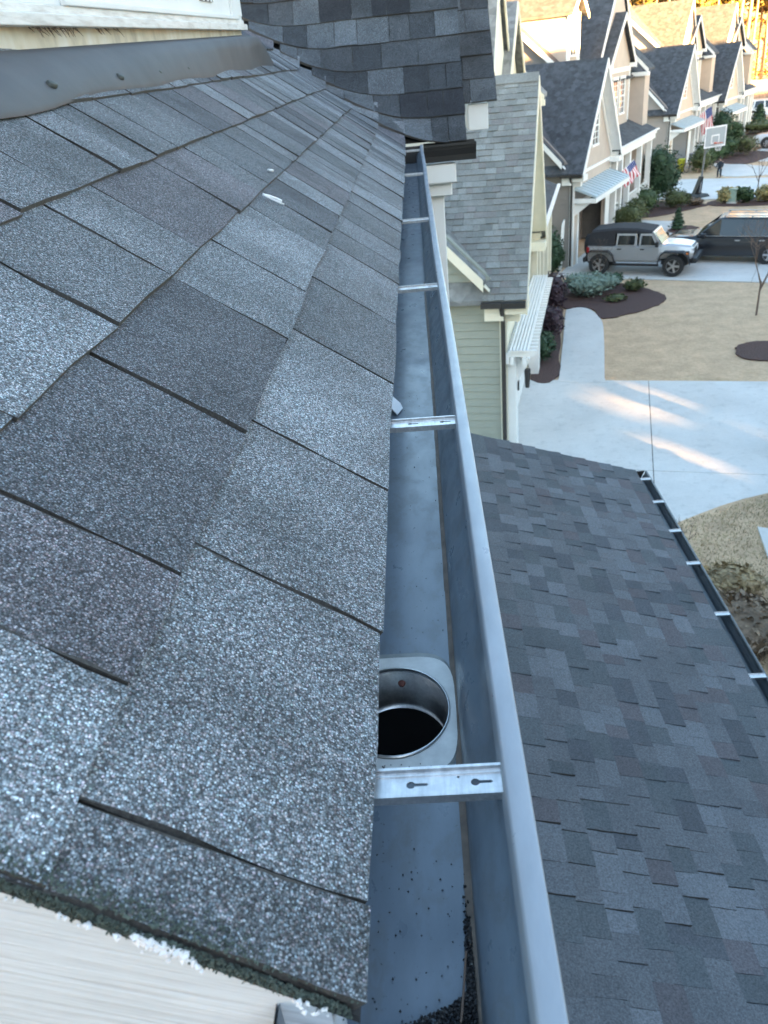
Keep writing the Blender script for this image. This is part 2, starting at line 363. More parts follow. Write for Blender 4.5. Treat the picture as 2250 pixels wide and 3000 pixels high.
for pts in ([(5.05, 28.85), (5.5, 28.8), (6.0, 28.3), (6.05, 27.15), (7.0, 27.4), (8.0, 28.0), (8.75, 28.9), (8.7, 29.9), (8.1, 31.2), (7.0, 32.0), (5.6, 32.6), (4.6, 31.4)],
            [(2.9, 21.75), (3.62, 21.7), (4.2, 24.6), (4.95, 28.6), (4.4, 29.4), (3.6, 25.0)],
            [(9.0, 22.3), (9.6, 21.8), (10.3, 22.1), (10.6, 23.0), (10.0, 23.5), (9.3, 23.3)],
            [(11.4, 44.9), (13.2, 45.0), (15.2, 46.3), (16.0, 47.0), (14.9, 48.9), (12.5, 49.5), (11.0, 46.5)],
            [(16.0, 46.9), (16.6, 46.0), (18.7, 45.2), (20.5, 45.3), (20.0, 46.9), (18.0, 47.9), (16.6, 47.9)],
            [(22.0, 63.0), (23.5, 61.5), (26.5, 64.8), (26.8, 67.5), (24.5, 69.0), (22.0, 67.0)],
            [(12.0, 40.6), (12.5, 40.0), (13.6, 40.7), (13.4, 41.6), (12.6, 41.5)],
            [(3.5, 9.9), (4.4, 9.6), (5.2, 10.6), (5.3, 11.8), (4.2, 11.9), (3.6, 11.0)],
            [(29.5, 78), (34, 77), (38, 84), (33, 88), (30, 84)]):
    sheet('mulch_bed', [(x + R.uniform(-.045, .045), y + R.uniform(-.045, .045)) for x, y in smooth_poly(pts, 7)], M['mulch'], .012, thick=.03)

# ------------------------------------------------------------------ plants
def leaf_cloud(mb, c, r, n, size, rnd, flat=.5, shell=.55):
    c = Vector(c)
    for _ in range(n):
        d = Vector((rnd.gauss(0, 1), rnd.gauss(0, 1), rnd.gauss(0, 1))).normalized()
        k = (shell + (1 - shell) * rnd.random()) * (1 + .18 * noise.noise(d * 2.3 + c))
        p = c + Vector((d.x * r[0], d.y * r[1], d.z * r[2])) * k
        u = Vector((rnd.gauss(0, 1), rnd.gauss(0, 1), rnd.gauss(0, 1) * flat)).normalized(); w = u.cross(d + Vector((rnd.gauss(0, .5), rnd.gauss(0, .5), rnd.gauss(0, .5))))
        if w.length < 1e-3: continue
        w.normalize(); s = size * (.6 + .8 * rnd.random())
        mb.add([p - u * s, p - w * s * .45, p + u * s, p + w * s * .45], [(0, 1, 2, 3)])
def core(mb, c, r, k=.72, seed=0):
    bm = bmesh.new(); bmesh.ops.create_icosphere(bm, subdivisions=2, radius=1)
    vs = [(c[0] + v.co.x * r[0] * k * (1 + .25 * noise.noise(v.co * 2 + Vector((seed, 0, 0)))), c[1] + v.co.y * r[1] * k * (1 + .25 * noise.noise(v.co * 2 + Vector((seed, 3, 0)))), c[2] + v.co.z * r[2] * k) for v in bm.verts]
    fs = [tuple(v.index for v in f.verts) for f in bm.faces]; bm.free()
    mb.add(vs, fs)
def shrub(name, label, cat, loc, r, mat, n=700, size=.09, lumps=3, group=None, cone=False, stem=True):
    rnd = random.Random(zlib.crc32(label.encode()) % 1000 + int(loc[0] * 10)); root = empty(name, (loc[0], loc[1], .03)); tag(root, label, cat, group)
    mb = MB()
    if cone:
        for k in range(6):
            t = k / 6; rr = (r[0] * (1 - t * .85), r[1] * (1 - t * .85), r[2] * .3); cc = (0, 0, r[2] * (.25 + 1.6 * t))
            core(mb, cc, rr, .7, k); leaf_cloud(mb, cc, rr, n // 6, size, rnd)
    else:
        core(mb, (0, 0, r[2]), r, .7); leaf_cloud(mb, (0, 0, r[2]), r, n // 2, size, rnd)
        for k in range(lumps):
            a = rnd.random() * 6.28; cc = (math.cos(a) * r[0] * .55, math.sin(a) * r[1] * .55, r[2] * (.8 + .7 * rnd.random())); rr = tuple(x * .6 for x in r)
            core(mb, cc, rr, .65, k); leaf_cloud(mb, cc, rr, n // (2 * lumps), size, rnd)
    mb.build('foliage', mat, root)
    if stem:
        s = MB()
        for k in range(3): a = k * 2.1; s.tube((math.cos(a) * r[0] * .15, math.sin(a) * r[0] * .15, -.03), (math.cos(a) * r[0] * .3, math.sin(a) * r[0] * .3, r[2] * .8), .03, .015, 5)
        s.build('stem', M['twig'], root)
    return root
def branchy(mb, p, d, L, r, depth, rnd, spread=.55):
    q = p + d * L; mb.tube(p, q, r, r * .65, 5, caps=False)
    if depth == 0: return
    for k in range(rnd.choice((2, 3))):
        nd = (d + Vector((rnd.gauss(0, spread), rnd.gauss(0, spread), rnd.gauss(.1, spread * .5)))).normalized()
        branchy(mb, q, nd, L * (.6 + .25 * rnd.random()), r * .6, depth - 1, rnd, spread)
def bare_tree(name, label, loc, h, depth=4, seed=1, r=.035):
    rnd = random.Random(seed); root = empty(name, (loc[0], loc[1], 0)); tag(root, label, 'tree' if h > 1.5 else 'shrub')
    t = MB(); t.tube((0, 0, -.05), (0, 0, h * .35), r, r * .75, 7); t.build('trunk', M['twig'], root)
    c = MB()
    for k in range(4): branchy(c, Vector((0, 0, h * (.25 + .03 * k))), Vector((math.cos(k * 1.6 + seed) * .5, math.sin(k * 1.6 + seed) * .5, 1)).normalized(), h * .24, r * .55, depth, rnd)
    tag(c.build('crown', M['twig'], root), kind=None)
    return root
shrub('juniper_shrub', 'spreading blue-green juniper at the head of the curved walk', 'shrub', (6.3, 30.3), (1.0, .85, .42), M['bluegreen'], 1500, .085, 4)
shrub('juniper_shrub', 'small low dark juniper on the mulch by the curved bed tip', 'shrub', (7.0, 29.2), (.45, .35, .12), M['olive'], 300, .06, 2)
shrub('low_shrub', 'small dark green shrub behind the blue juniper', 'shrub', (7.3, 31.3), (.42, .4, .26), M['darkgreen'], 400, .07, 2)
shrub('low_shrub', 'olive green shrub at the right of the island bed', 'shrub', (8.0, 30.4), (.42, .4, .24), M['olive'], 400, .07, 2)
shrub('plum_shrub', 'dark purple shrub at the far end of the white pergola', 'shrub', (4.55, 28.5), (.6, .7, .75), M['purple'], 1100, .08, 3)
shrub('plum_shrub', 'purple shrub midway along the white pergola', 'shrub', (4.0, 25.6), (.5, .9, .55), M['purple'], 1000, .075, 3)
shrub('holly_shrub', 'green holly shrub by the near end of the white pergola', 'shrub', (3.45, 23.5), (.42, .75, .42), M['darkgreen'], 1000, .07, 3)
shrub('holly_tree', 'tall dark green holly beside the leaning white board', 'shrub', (5.1, 32.8), (.6, .7, 1.15), M['darkgreen'], 1500, .08, 4)
shrub('round_shrub', 'rounded olive shrub behind the dark top of the off-roader', 'shrub', (10.2, 41.2), (.85, .8, .75), M['olive'], 1000, .08, 3)
shrub('round_shrub', 'second olive shrub by the white porch columns', 'shrub', (11.2, 43.6), (.75, .75, .6), M['olive'], 900, .08, 3)
shrub('holly_tree', 'tallest dark holly at the porch corner of the grey house', 'shrub', (13.9, 48.9), (1.15, 1.1, 1.6), M['darkgreen'], 2200, .1, 4, cone=False)
shrub('boxwood_shrub', 'round dark boxwood in front of the tall holly', 'shrub', (12.4, 46.4), (.95, .9, .7), M['green'], 1100, .08, 3)
shrub('boxwood_shrub', 'low boxwood at the lawn corner beside the concrete drive', 'shrub', (14.3, 46.9), (.75, .75, .5), M['olive'], 900, .08, 3)
shrub('low_shrub', 'brown low shrub on the bed edge by the drive', 'shrub', (15.4, 47.2), (.5, .5, .2), M['brownleaf'], 400, .07, 2)
shrub('cone_shrub', 'tiny cone shaped shrub behind the off-roader bonnet', 'shrub', (12.6, 40.9), (.42, .42, .55), M['darkgreen'], 500, .06, 1, cone=True)
shrub('straw_grass_clump', 'straw coloured ornamental grass left of the green utility box', 'grass clump', (16.9, 46.9), (.42, .42, .42), M['strawleaf'], 600, .12, 2, 'grass clumps by the utility box')
shrub('straw_grass_clump', 'small yellow grass tuft behind the utility box', 'grass clump', (17.6, 47.5), (.3, .3, .35), M['strawleaf'], 400, .12, 2, 'grass clumps by the utility box')
shrub('straw_grass_clump', 'wide straw and green clump right of the yucca', 'grass clump', (19.0, 46.4), (.75, .6, .45), M['strawleaf'], 900, .12, 3, 'grass clumps by the utility box')
shrub('yucca_plant', 'dark green spiky yucca beside the utility box', 'plant', (17.9, 46.6), (.5, .45, .38), M['green'], 500, .14, 2)
shrub('hedge_shrub', 'dark hedge under the far porch railing', 'shrub', (20.6, 61.2), (1.2, 1.0, 1.0), M['green'], 1300, .1, 3)
shrub('hedge_shrub', 'olive hedge beside the far garage pier', 'shrub', (19.6, 59.6), (.9, .9, .75), M['olive'], 1000, .1, 3)
shrub('round_shrub', 'dark round shrub by the far lawn edge, beside a paler twin', 'shrub', (23.2, 65.5), (.95, .9, .75), M['green'], 900, .1, 3)
shrub('round_shrub', 'paler round shrub at the far lawn edge', 'shrub', (25.0, 66.3), (1.05, .9, .7), M['olive'], 900, .1, 3)
shrub('holly_tree', 'dark conical holly at the corner of the farthest house', 'shrub', (24.6, 70.6), (1.1, 1.0, 1.6), M['darkgreen'], 1300, .12, 3)
shrub('holly_tree', 'slim dark shrub to the right of that farthest corner holly', 'shrub', (26.2, 72.2), (.7, .7, 1.1), M['green'], 800, .12, 2)
shrub('cone_shrub', 'dark cone shrub in front of the white SUV', 'shrub', (32.4, 83.5), (1.0, 1.0, 1.2), M['darkgreen'], 900, .12, 1, cone=True)
shrub('hedge_shrub', 'long low hedge below the white SUV', 'shrub', (32.0, 80.5), (3.0, 1.2, .55), M['olive'], 1400, .12, 4)
shrub('brush_clump', 'brown dead brush beside the lower gutter', 'shrub', (4.45, 9.7), (.75, .8, .35), M['brownleaf'], 1800, .07, 4)
shrub('brush_clump', 'pale dry grass tuft higher along the lower gutter', 'shrub', (4.7, 11.0), (.6, .5, .22), leaf('dry_tuft', (.27, .20, .11), .35), 1100, .06, 3)
shrub('low_shrub', 'dark shrub cut by the right edge beside the concrete pad', 'shrub', (6.9, 13.4), (.35, .4, .3), M['green'], 700, .05, 3)
shrub('low_shrub', 'small green shrub on the right edge of the sunlit driveway', 'shrub', (7.95, 16.0), (.3, .45, .4), M['green'], 500, .06, 2)
bare_tree('bare_sapling', 'thin bare sapling rising past the utility box bed', (18.9, 47.6), 3.4, 4, 3)
bare_tree('bare_sapling', 'leafless sapling at the right edge of the front lawn', (10.9, 26.2), 3.2, 4, 5)
bare_tree('bare_sapling', 'spindly reddish sapling beside the rear wheel of the off-roader', (6.9, 31.6), 1.9, 3, 9, .02)
bare_tree('bare_sapling', 'bare twigs showing just past the lower gutter', (4.25, 12.0), 1.1, 2, 12, .012)
sheet('lawn_bank', [(4.2, 13.12), (4.56, 13.28), (5.1, 13.58), (5.6, 13.84), (6.1, 14.05), (6.64, 14.22), (7.4, 14.4), (9.5, 14.8), (20, 15.5), (20, 2), (-2, 2), (-2, 13.0)], M['lawn'], .0, thick=.055)
sheet('concrete_pad', [(5.95, 12.9), (6.9, 12.4), (6.9, 11.4), (5.75, 11.9)], M['concrete'], 0, thick=.10)
# grass blades on the near lawns
def blades():
    mb = MB(); rnd = random.Random(4)
    def put(x, y, s):
        a = rnd.random() * 6.28; dx, dy = math.cos(a) * s * .16, math.sin(a) * s * .16; lx, ly = rnd.gauss(0, s * .5), rnd.gauss(0, s * .5)
        mb.add([(x - dx, y - dy, .05), (x + dx, y + dy, .05), (x + lx, y + ly, .05 + s * (.4 + .6 * rnd.random()))], [(0, 1, 2)])
    for _ in range(26000):
        y = rnd.uniform(9, 15.2); x = rnd.uniform(3.6, 9)
        if y > 13.26 + (x - 4.56) * .44: continue
        put(x, y, .055)
    return mb
# ================================================================== OUR HOUSE
HE = .37; XE = -.0548; ME = .75; CA = 1 / math.hypot(1, ME)
ZR = H0 - HE                                     # height of the gutter rim and eave
YC = 4.70; MC = 1.6; CB = 1 / math.hypot(1, MC); SB = MC * CB
own = empty('blue_grey_house', (-3.0, 2.5, 0)); OFF = own.location.copy()
tag(own, 'house in the foreground with blue grey shingled roof, open gutter and lower porch roof', 'house')
def ob(mb, name, mat, parent=own, **k): return mb.build(name, mat, parent, OFF if parent is not None else (0, 0, 0), **k)

def smax(a, b, k=.05):
    h = max(k - abs(a - b), 0) / k
    return max(a, b) + h * h * k * .25
def zmain(x): return ZR + ME * (XE - x)
def zcross(y): return ZR + MC * (y - YC)
NM = Vector((ME, 0, 1)).normalized(); NC = Vector((0, -MC, 1)).normalized()
def drift(y): return 1 + .033 * max(0, y - .6)
VK = .20
def valley_n(x, y):
    t = min(1, max(0, .5 + (zcross(y) - zmain(x)) / (2 * VK))); return (NM * (1 - t) + NC * t).normalized()
def pmain(y, s, n):
    x = XE - s * CA * drift(y); z = smax(zmain(x), zcross(y), VK)
    z += .0035 * noise.noise(Vector((x * 4, y * 1.6, 0)))
    return Vector((x, y, z)) + valley_n(x, y) * n
def pcross(x, s, n):
    y = YC + s * CB; z = smax(zmain(x), zcross(y), VK)
    return Vector((x, y, z)) + valley_n(x, y) * (n + .005)

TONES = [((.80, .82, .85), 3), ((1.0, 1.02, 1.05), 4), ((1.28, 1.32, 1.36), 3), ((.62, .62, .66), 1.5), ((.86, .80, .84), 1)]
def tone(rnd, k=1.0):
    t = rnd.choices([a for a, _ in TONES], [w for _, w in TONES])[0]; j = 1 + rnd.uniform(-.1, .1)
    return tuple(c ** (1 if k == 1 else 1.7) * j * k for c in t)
def tab(P, u0, u1, s0, s1, t, rnd, skew=0.0, nu=1):
    # one shingle tab: raised butt, lying down under the course above
    j = lambda a: rnd.uniform(-a, a)
    us = [u0 + (u1 - u0) * i / nu for i in range(nu + 1)]; dz = [j(.0012) for _ in us]
    sb = [s0 + j(.0025) for _ in us]
    vs = []; fs = []; mi = []; ns = 7
    for i, u in enumerate(us):
        edge = i in (0, nu); w = .0019 if edge else 0
        vs += [P(u, sb[i], -.004)]
        for q in range(ns + 1):
            f = q / ns; vs.append(P(u + skew * f + j(w), sb[i] * (1 - f) + s1 * f, t * (1 - f) + .0008 * f))
        vs += [P(u + skew, s1, -.004)]
    m_ = ns + 3
    for i in range(nu):
        a = i * m_; b = a + m_
        for k in range(m_ - 1): fs.append((a + k, a + k + 1, b + k + 1, b + k)); mi.append(1 if k == 0 else 0)
    fs += [tuple(range(m_ - 1, -1, -1)), tuple(nu * m_ + k for k in range(m_))]
    m = MB(); m.add(vs, fs); m.m = mi + [2, 2]; return m
def tabs_row(lo, hi, wmin, wmax, rnd, given=()):
    cuts = [lo]
    for g in given:
        if g > cuts[-1] + .03 and g < hi: cuts.append(g)
    while cuts[-1] < hi - wmin: cuts.append(cuts[-1] + rnd.uniform(wmin, wmax))
    cuts[-1] = hi; return list(zip(cuts, cuts[1:]))

# main slope
rnd = random.Random(11)
EXPO = .149
yr0 = .199
deck = MB()
ys = [yr0 + .004] + [.5 + .35 * i for i in range(15)]
ss = [.012 + .09 * i for i in range(11)]
for a, b in zip(ys, ys[1:]):
    for c, d in zip(ss, ss[1:]):
        pd = lambda y, q: Vector((XE - q * CA * drift(y), y, zmain(XE - q * CA * drift(y)))) + NM * -.008
        deck.add([pd(a, c), pd(b, c), pd(b, d), pd(a, d)], [(0, 1, 2, 3)])
main_roof = ob(deck, 'main_roof', M['deck'])
given = {0: [.247, .470, .694, .995, 1.27, 1.55], 1: [.318, .424, .652, .930, 1.15, 1.45], 2: [.30, .50, .724, .918, 1.07, 1.36]}
count = 0
for k in range(6):
    s0 = k * EXPO if k else -.002
    for u0, u1 in tabs_row(yr0, 5.75, .09, .23, rnd, given.get(k, ())):
        s_mid = s0 + EXPO / 2; x_mid = XE - s_mid * CA * drift(u0); yv = YC + (ME / MC) * (XE - x_mid)
        if u0 > yv - .02: continue
        u1 = min(u1, yv + .03); t = rnd.choice((.0055, .006, .0078, .0084)) * (1 + .1 * u0); gp = .0018 + .0007 * u0
        if k == 4 and u0 < .9: continue
        if k == 5 and (u0 < 2.8): continue
        o = ob(tab(pmain, u0 + gp, u1 - gp, s0, s0 + EXPO + .03, t, rnd, rnd.uniform(-.004, .004), 1 if u1 - u0 < .1 else 2), 'shingle', [M['shingle'], M['butt'], M['tabside']], main_roof)
        o.color = (*tone(rnd), 1); count += 1
# cross gable
rnd = random.Random(12)
cross = MB()
for i in range(12):
    s0, s1 = .01 + i * .12, .01 + (i + 1) * .12
    xs0 = [XE - (s0 * SB) / ME - .02, .0, .272]; xs1 = [XE - (s1 * SB) / ME - .02, .0, .272]
    pc = lambda x, q: Vector((x, YC + q * CB, ZR + q * SB)) + NC * -.006
    for a in range(2): cross.add([pc(xs0[a], s0), pc(xs0[a + 1], s0), pc(xs1[a + 1], s1), pc(xs1[a], s1)], [(0, 1, 2, 3)])
cross_roof = ob(cross, 'cross_gable_roof', M['deck'])
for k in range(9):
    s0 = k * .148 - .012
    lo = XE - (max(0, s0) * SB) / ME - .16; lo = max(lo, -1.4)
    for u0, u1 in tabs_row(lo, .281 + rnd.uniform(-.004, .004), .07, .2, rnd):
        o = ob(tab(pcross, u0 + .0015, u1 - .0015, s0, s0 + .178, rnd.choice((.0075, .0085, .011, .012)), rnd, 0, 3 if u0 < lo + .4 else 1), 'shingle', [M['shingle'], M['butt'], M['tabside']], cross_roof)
        o.color = (*tone(rnd, .42), 1); count += 1  # same shingles darkened: this slope's dimmer light is put into the tone
# the second, farther gable slope
YC2 = 5.5; ZC2 = H0 - .222
def pcross2(x, s, n): return Vector((x, YC2 + s * CB, ZC2 + s * SB)) + NC * n
d2 = MB(); d2.add([pcross2(.05, .01, -.004), pcross2(.512, .01, -.004), pcross2(.512, 1.3, -.004), pcross2(.05, 1.3, -.004)], [(0, 1, 2, 3)])
back_roof = ob(d2, 'back_gable_roof', M['deck'])
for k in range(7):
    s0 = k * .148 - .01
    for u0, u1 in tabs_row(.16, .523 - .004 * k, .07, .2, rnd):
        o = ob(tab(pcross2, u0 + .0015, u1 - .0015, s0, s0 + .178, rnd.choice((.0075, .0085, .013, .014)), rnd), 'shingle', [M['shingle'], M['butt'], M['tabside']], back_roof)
        o.color = (*tone(rnd, .42), 1); count += 1  # shade of this slope painted into the tone as well
# porch roof below
PX, PZ, PM = 2.15, H0 - 4.04, .335; CP = 1 / math.hypot(1, PM); NP = Vector((PM, 0, 1)).normalized()
def pporch(y, s, n): return Vector((PX - s * CP, y, PZ + s * CP * PM)) + NP * n
PY0, PY1 = .6, 7.72
d3 = MB(); d3.hexa([pporch(PY0, .02, -.12), pporch(PY1 - .03, .02, -.12), pporch(PY1 - .03, 2.5, -.12), pporch(PY0, 2.5, -.12), pporch(PY0, .02, -.004), pporch(PY1 - .03, .02, -.004), pporch(PY1 - .03, 2.5, -.004), pporch(PY0, 2.5, -.004)])
porch_roof = ob(d3, 'porch_roof', M['deck'])
rnd = random.Random(13)
PT = [((1.0, 1.0, 1.0), 5), ((1.2, 1.21, 1.22), 3), ((.78, .83, .83), 3), ((.93, .83, .83), 2.0), ((.70, .72, .75), 2)]
plist = []
for k in range(17):
    s0 = k * .143
    for u0, u1 in tabs_row(PY0, PY1, .09, .24, rnd):
        c = rnd.choices([a for a, _ in PT], [w for _, w in PT])[0]; jj = rnd.uniform(.92, 1.08)
        t = rnd.choice((.006, .007, .015, .017))
        p = pporch((u0 + u1) / 2, s0, 0) - Vector((0, 0, H0)); plist.append((p.length, u0, u1, s0, t, tuple(x * jj for x in c)))
plist.sort(key=lambda q: q[0])
vis = [q for q in plist if q[1] > 2.3 and q[3] > 0.1 and q[3] < 2.15]
keep = max(0, 300 - count); keepset = set(id(q) for q in vis[:keep])
def joined(name, items, P, mat, parent, overlap=.03, expo=.143, rnd=rnd, builder=None):
    mb = MB(); cols = []
    for _, u0, u1, s0, t, c in items:
        b = tab(P, u0 + .0015, u1 - .0015, s0, s0 + expo + overlap, t, rnd); mb.add(b.v, b.f); cols += [c] * len(b.f)
    o = ob(mb, name, mat, parent) if builder is None else builder(mb, name, mat, parent)
    at = o.data.color_attributes.new('tone', 'FLOAT_COLOR', 'CORNER')
    buf = []
    for p, c in zip(o.data.polygons, cols): buf += [*c, 1.0] * p.loop_total
    at.data.foreach_set('color', buf); tag(o, kind='stuff'); return o
for q in plist:
    if id(q) in keepset:
        o = ob(tab(pporch, q[1] + .003, q[2] - .003, q[3], q[3] + .173, q[4], rnd), 'shingle', [M['porch_sh'], M['tabside'], M['tabside']], porch_roof); o.color = (*q[5], 1)
joined('shingles', [q for q in plist if id(q) not in keepset], pporch, M['porch_sh_j'], porch_roof)

# gutter: K-style trough, end near the camera carries on out of the picture
def kprofile():
    # x (towards street), z relative to the rim; inside face then lip then outside face
    return [(-.088, .004), (-.088, -.085), (.000, -.085), (.0045, -.083), (.0055, -.062), (.0075, -.052), (.0125, -.040), (.0195, -.031), (.0235, -.024), (.0255, -.014), (.0268, -.0015), (.0276, .0004), (.029, .0012), (.034, .0016), (.0392, .0019), (.0408, .0012), (.0415, -.0008), (.0412, -.008),
            (.0395, -.0125), (.0370, -.017), (.0330, -.030), (.0250, -.040), (.0165, -.050), (.0125, -.060), (.0120, -.0868), (-.0895, -.0868), (-.0895, .004)]
def trough(prof, ts, P, skip=()):
    mb = MB(); n = len(prof)
    for t in ts: mb.v += [tuple(P(x, t, z)) for x, z in prof]
    for i in range(len(ts) - 1):
        for k in range(n - 1):
            if (i, k) in skip: continue
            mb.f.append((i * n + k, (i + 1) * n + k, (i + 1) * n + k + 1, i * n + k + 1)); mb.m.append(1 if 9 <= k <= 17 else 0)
    return mb
wob = lambda t: .0009 * math.sin(t * 2.1) + .0005 * math.sin(t * 5.3 + 1)
GT = [-.45, -.2, 0, .15, .25, .34, .388, .562, .65, .75] + [.9 + .12 * i for i in range(32)]
gut = trough(kprofile(), GT, lambda x, t, z: (x + wob(t), t, ZR + z), {(6, 1), (6, 24)})
gutter = ob(gut, 'gutter', [M['gutter'], M['gutter_lip']], smooth=True)
gutter.data.polygons.foreach_set('use_smooth', [not (i % 26 == 1 and False) and abs(p.normal.z) < .9995 for i, p in enumerate(gutter.data.polygons)])
gutter["label"] = 'long open gutter along the eave'
es = gutter.modifiers.new('es', 'EDGE_SPLIT'); es.split_angle = rad(40)
# dark plate added at the trough's end for the cross gutter's reflection
# hanger: bent aluminium strip with keyhole slots (cut right through)
def hanger_mesh():
    cu = bpy.data.curves.new('hanger', 'CURVE'); cu.dimensions = '2D'; cu.fill_mode = 'BOTH'; cu.extrude = .0005
    def spl(pts):
        s = cu.splines.new('POLY'); s.points.add(len(pts) - 1); s.use_cyclic_u = True
        for p, q in zip(s.points, pts): p.co = (*q, 0, 1)
    spl([(-.105, -.0085), (.0285, -.0085), (.0285, .0085), (-.105, .0085)])
    def key(cx, cy, r, L, w):
        a0 = math.asin(w / r); n = 14
        pts = [(cx + r * math.cos(a0 + (2 * math.pi - 2 * a0) * i / n), cy + r * math.sin(a0 + (2 * math.pi - 2 * a0) * i / n)) for i in range(n + 1)]
        pts += [(cx + L, cy - w), (cx + L + w, cy), (cx + L, cy + w)]; spl(pts)
    key(-.0285, -.001, .0027, .0095, .0011); key(.0105, -.001, .0027, .0095, .0011); key(-.068, -.001, .0027, .0095, .0011)
    spl([(-.056 + .0011 * math.cos(i), .003 + .0011 * math.sin(i)) for i in [k * .785 for k in range(8)]])
    spl([(.0005 + .0009 * math.cos(i), .0035 + .0009 * math.sin(i)) for i in [k * .785 for k in range(8)]])
    t = bpy.data.objects.new('tmp', cu); COL.objects.link(t)
    dg = bpy.context.evaluated_depsgraph_get(); me = bpy.data.meshes.new_from_object(t.evaluated_get(dg))
    bpy.data.objects.remove(t); bpy.data.curves.remove(cu)
    bm = bmesh.new(); bm.from_mesh(me)
    def bx(x0, x1, y0, y1, z0, z1):
        r = bmesh.ops.create_cube(bm, size=1)
        for v in r['verts']: v.co = ((x0 + x1) / 2 + v.co.x * (x1 - x0), (y0 + y1) / 2 + v.co.y * (y1 - y0), (z0 + z1) / 2 + v.co.z * (z1 - z0))
    bx(-.105, .0282, .0085, .0095, -.004, .0035); bx(-.105, .0282, .0095, .0105, .0024, .0035); bx(-.105, .0282, -.0095, -.0085, -.006, .0004)
    bx(-.105, .0282, .0052, .0066, .0005, .0015)
    bm.to_mesh(me); bm.free(); me.materials.clear(); me.materials.append(M['alu']); return me
hm = hanger_mesh()
for i, y in enumerate((.333, .884, 1.558, 2.335, 3.42, 4.45)):
    o = bpy.data.objects.new('hanger', hm); COL.objects.link(o); o.parent = gutter
    o.location = (wob(y) - OFF.x, y - OFF.y, ZR - .0075); o.rotation_euler = (0, rad(R.uniform(-.6, .6)), rad(R.uniform(-1.0, .6)))
# outlet: sealed flange, hole through the floor, drop tube
FZ = ZR - .085; PIPE_END = H0 - 3.33
def oval(rx, ry, n=40, p=2.0):
    return [(rx * math.copysign(abs(math.cos(t)) ** (2 / p), math.cos(t)), ry * math.copysign(abs(math.sin(t)) ** (2 / p), math.sin(t))) for t in [2 * math.pi * i / n for i in range(n)]]
OCX, OCY = -.046, .475
def ring_mesh(outer, inner, z0, z1, mat, name, parent, slope=0):
    n = len(outer); mb = MB(); mb.v = [(OCX + x, OCY + y, z0) for x, y in outer] + [(OCX + x, OCY + y, z1) for x, y in inner]
    for i in range(n): mb.f.append((i, (i + 1) % n, n + (i + 1) % n, n + i)); mb.m.append(0)
    return ob(mb, name, mat, parent, smooth=True)
hx = [x for x in oval(.044, .050)]
def rectpt(x, y):          # same direction from the hole centre, out to the floor plate's edge
    k = min(((-.088 - OCX) / x if x < 0 else (0 - OCX) / x) if abs(x) > 1e-6 else 1e9, ((.562 - OCY) / y if y > 0 else (.388 - OCY) / y) if abs(y) > 1e-6 else 1e9)
    return (x * k, y * k)
plate = MB(); nn = len(hx); wv = wob(.475)
ro = [rectpt(x, y) for x, y in hx]
for cxx, cyy in ((-.088, .388), (-.088, .562), (0, .388), (0, .562)):      # pull the nearest ring points into the plate's corners
    j = min(range(nn), key=lambda i: (OCX + ro[i][0] - cxx) ** 2 + (OCY + ro[i][1] - cyy) ** 2); ro[j] = (cxx - OCX, cyy - OCY)
plate.v = [(OCX + x + wv, OCY + y, FZ) for x, y in ro] + [(OCX + x, OCY + y, FZ) for x, y in hx]
for i in range(nn): plate.f.append((i, (i + 1) % nn, nn + (i + 1) % nn, nn + i)); plate.m.append(0)
ob(plate, 'floor_plate', M['gutter'], gutter)
fl = oval(.0495, .0665, 40, 4.2)
ring_mesh([(x * 1.0, y * 1.10) for x, y in fl], fl, FZ + .0006, FZ + .0016, M['sealgrey'], 'sealant_bead', gutter)
ring_mesh(fl, oval(.0445, .0515), FZ + .0017, FZ + .0022, M['sealant'], 'outlet_flange', gutter)
tb = MB(); tb.lathe((OCX, OCY, FZ), (0, 0, -1), [(.0455, -.0042), (.0468, -.0042), (.0462, .001), (.0455, .002), (.0448, .034), (.0440, .040), (.0436, .040)], 40)
tb.v = [(OCX + (p[0] - OCX) * .96, OCY + (p[1] - OCY) * 1.09, p[2]) for p in tb.v]
ob(tb, 'outlet_tube', M['galv'], gutter, smooth=True)
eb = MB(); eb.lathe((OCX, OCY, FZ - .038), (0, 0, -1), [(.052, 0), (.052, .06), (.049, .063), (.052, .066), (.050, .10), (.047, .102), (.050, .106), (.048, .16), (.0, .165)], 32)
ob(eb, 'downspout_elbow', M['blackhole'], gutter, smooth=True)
dp = MB(); dp.tube((OCX, OCY, FZ - .19), (OCX - .0, OCY + .0, FZ - .30), .045, n=12); dp.tube((OCX, OCY, FZ - .30), (-.07, OCY + .02, FZ - .55), .045, n=12); dp.tube((-.07, OCY + .02, FZ - .55), (-.07, OCY + .02, PIPE_END), .045, n=12); ob(dp, 'downspout', M['gutter_dark'])
rv = MB(); rv.lathe((OCX + .004, OCY + .0485, FZ - .012), (0, -1, 0), [(.0001, .0035), (.0022, .003), (.0032, .0012), (.0034, 0)], 10); ob(rv, 'rivet', plain('rusty_rivet', (.14, .05, .04), .6), gutter, smooth=True)
# brown silt line along the foot of the front wall
st = MB(); rnd = random.Random(3)
yy = -.4
while yy < 1.9:
    L = .04; w = .0022 + rnd.uniform(-.0007, .0007) + .004 * max(0, .4 - yy)
    st.add([(.0012 - w * .5 + wob(yy), yy, FZ + .0005), (.0046 + wob(yy), yy, FZ + .0022), (.0046 + wob(yy + L), yy + L, FZ + .0022), (.0012 - w * .5 + wob(yy + L), yy + L, FZ + .0005)], [(0, 1, 2, 3)]); yy += L
tag(ob(st, 'silt_line', plain('brown_silt', (.17, .135, .11), .55, 0, .3, 60), gutter), kind='stuff')
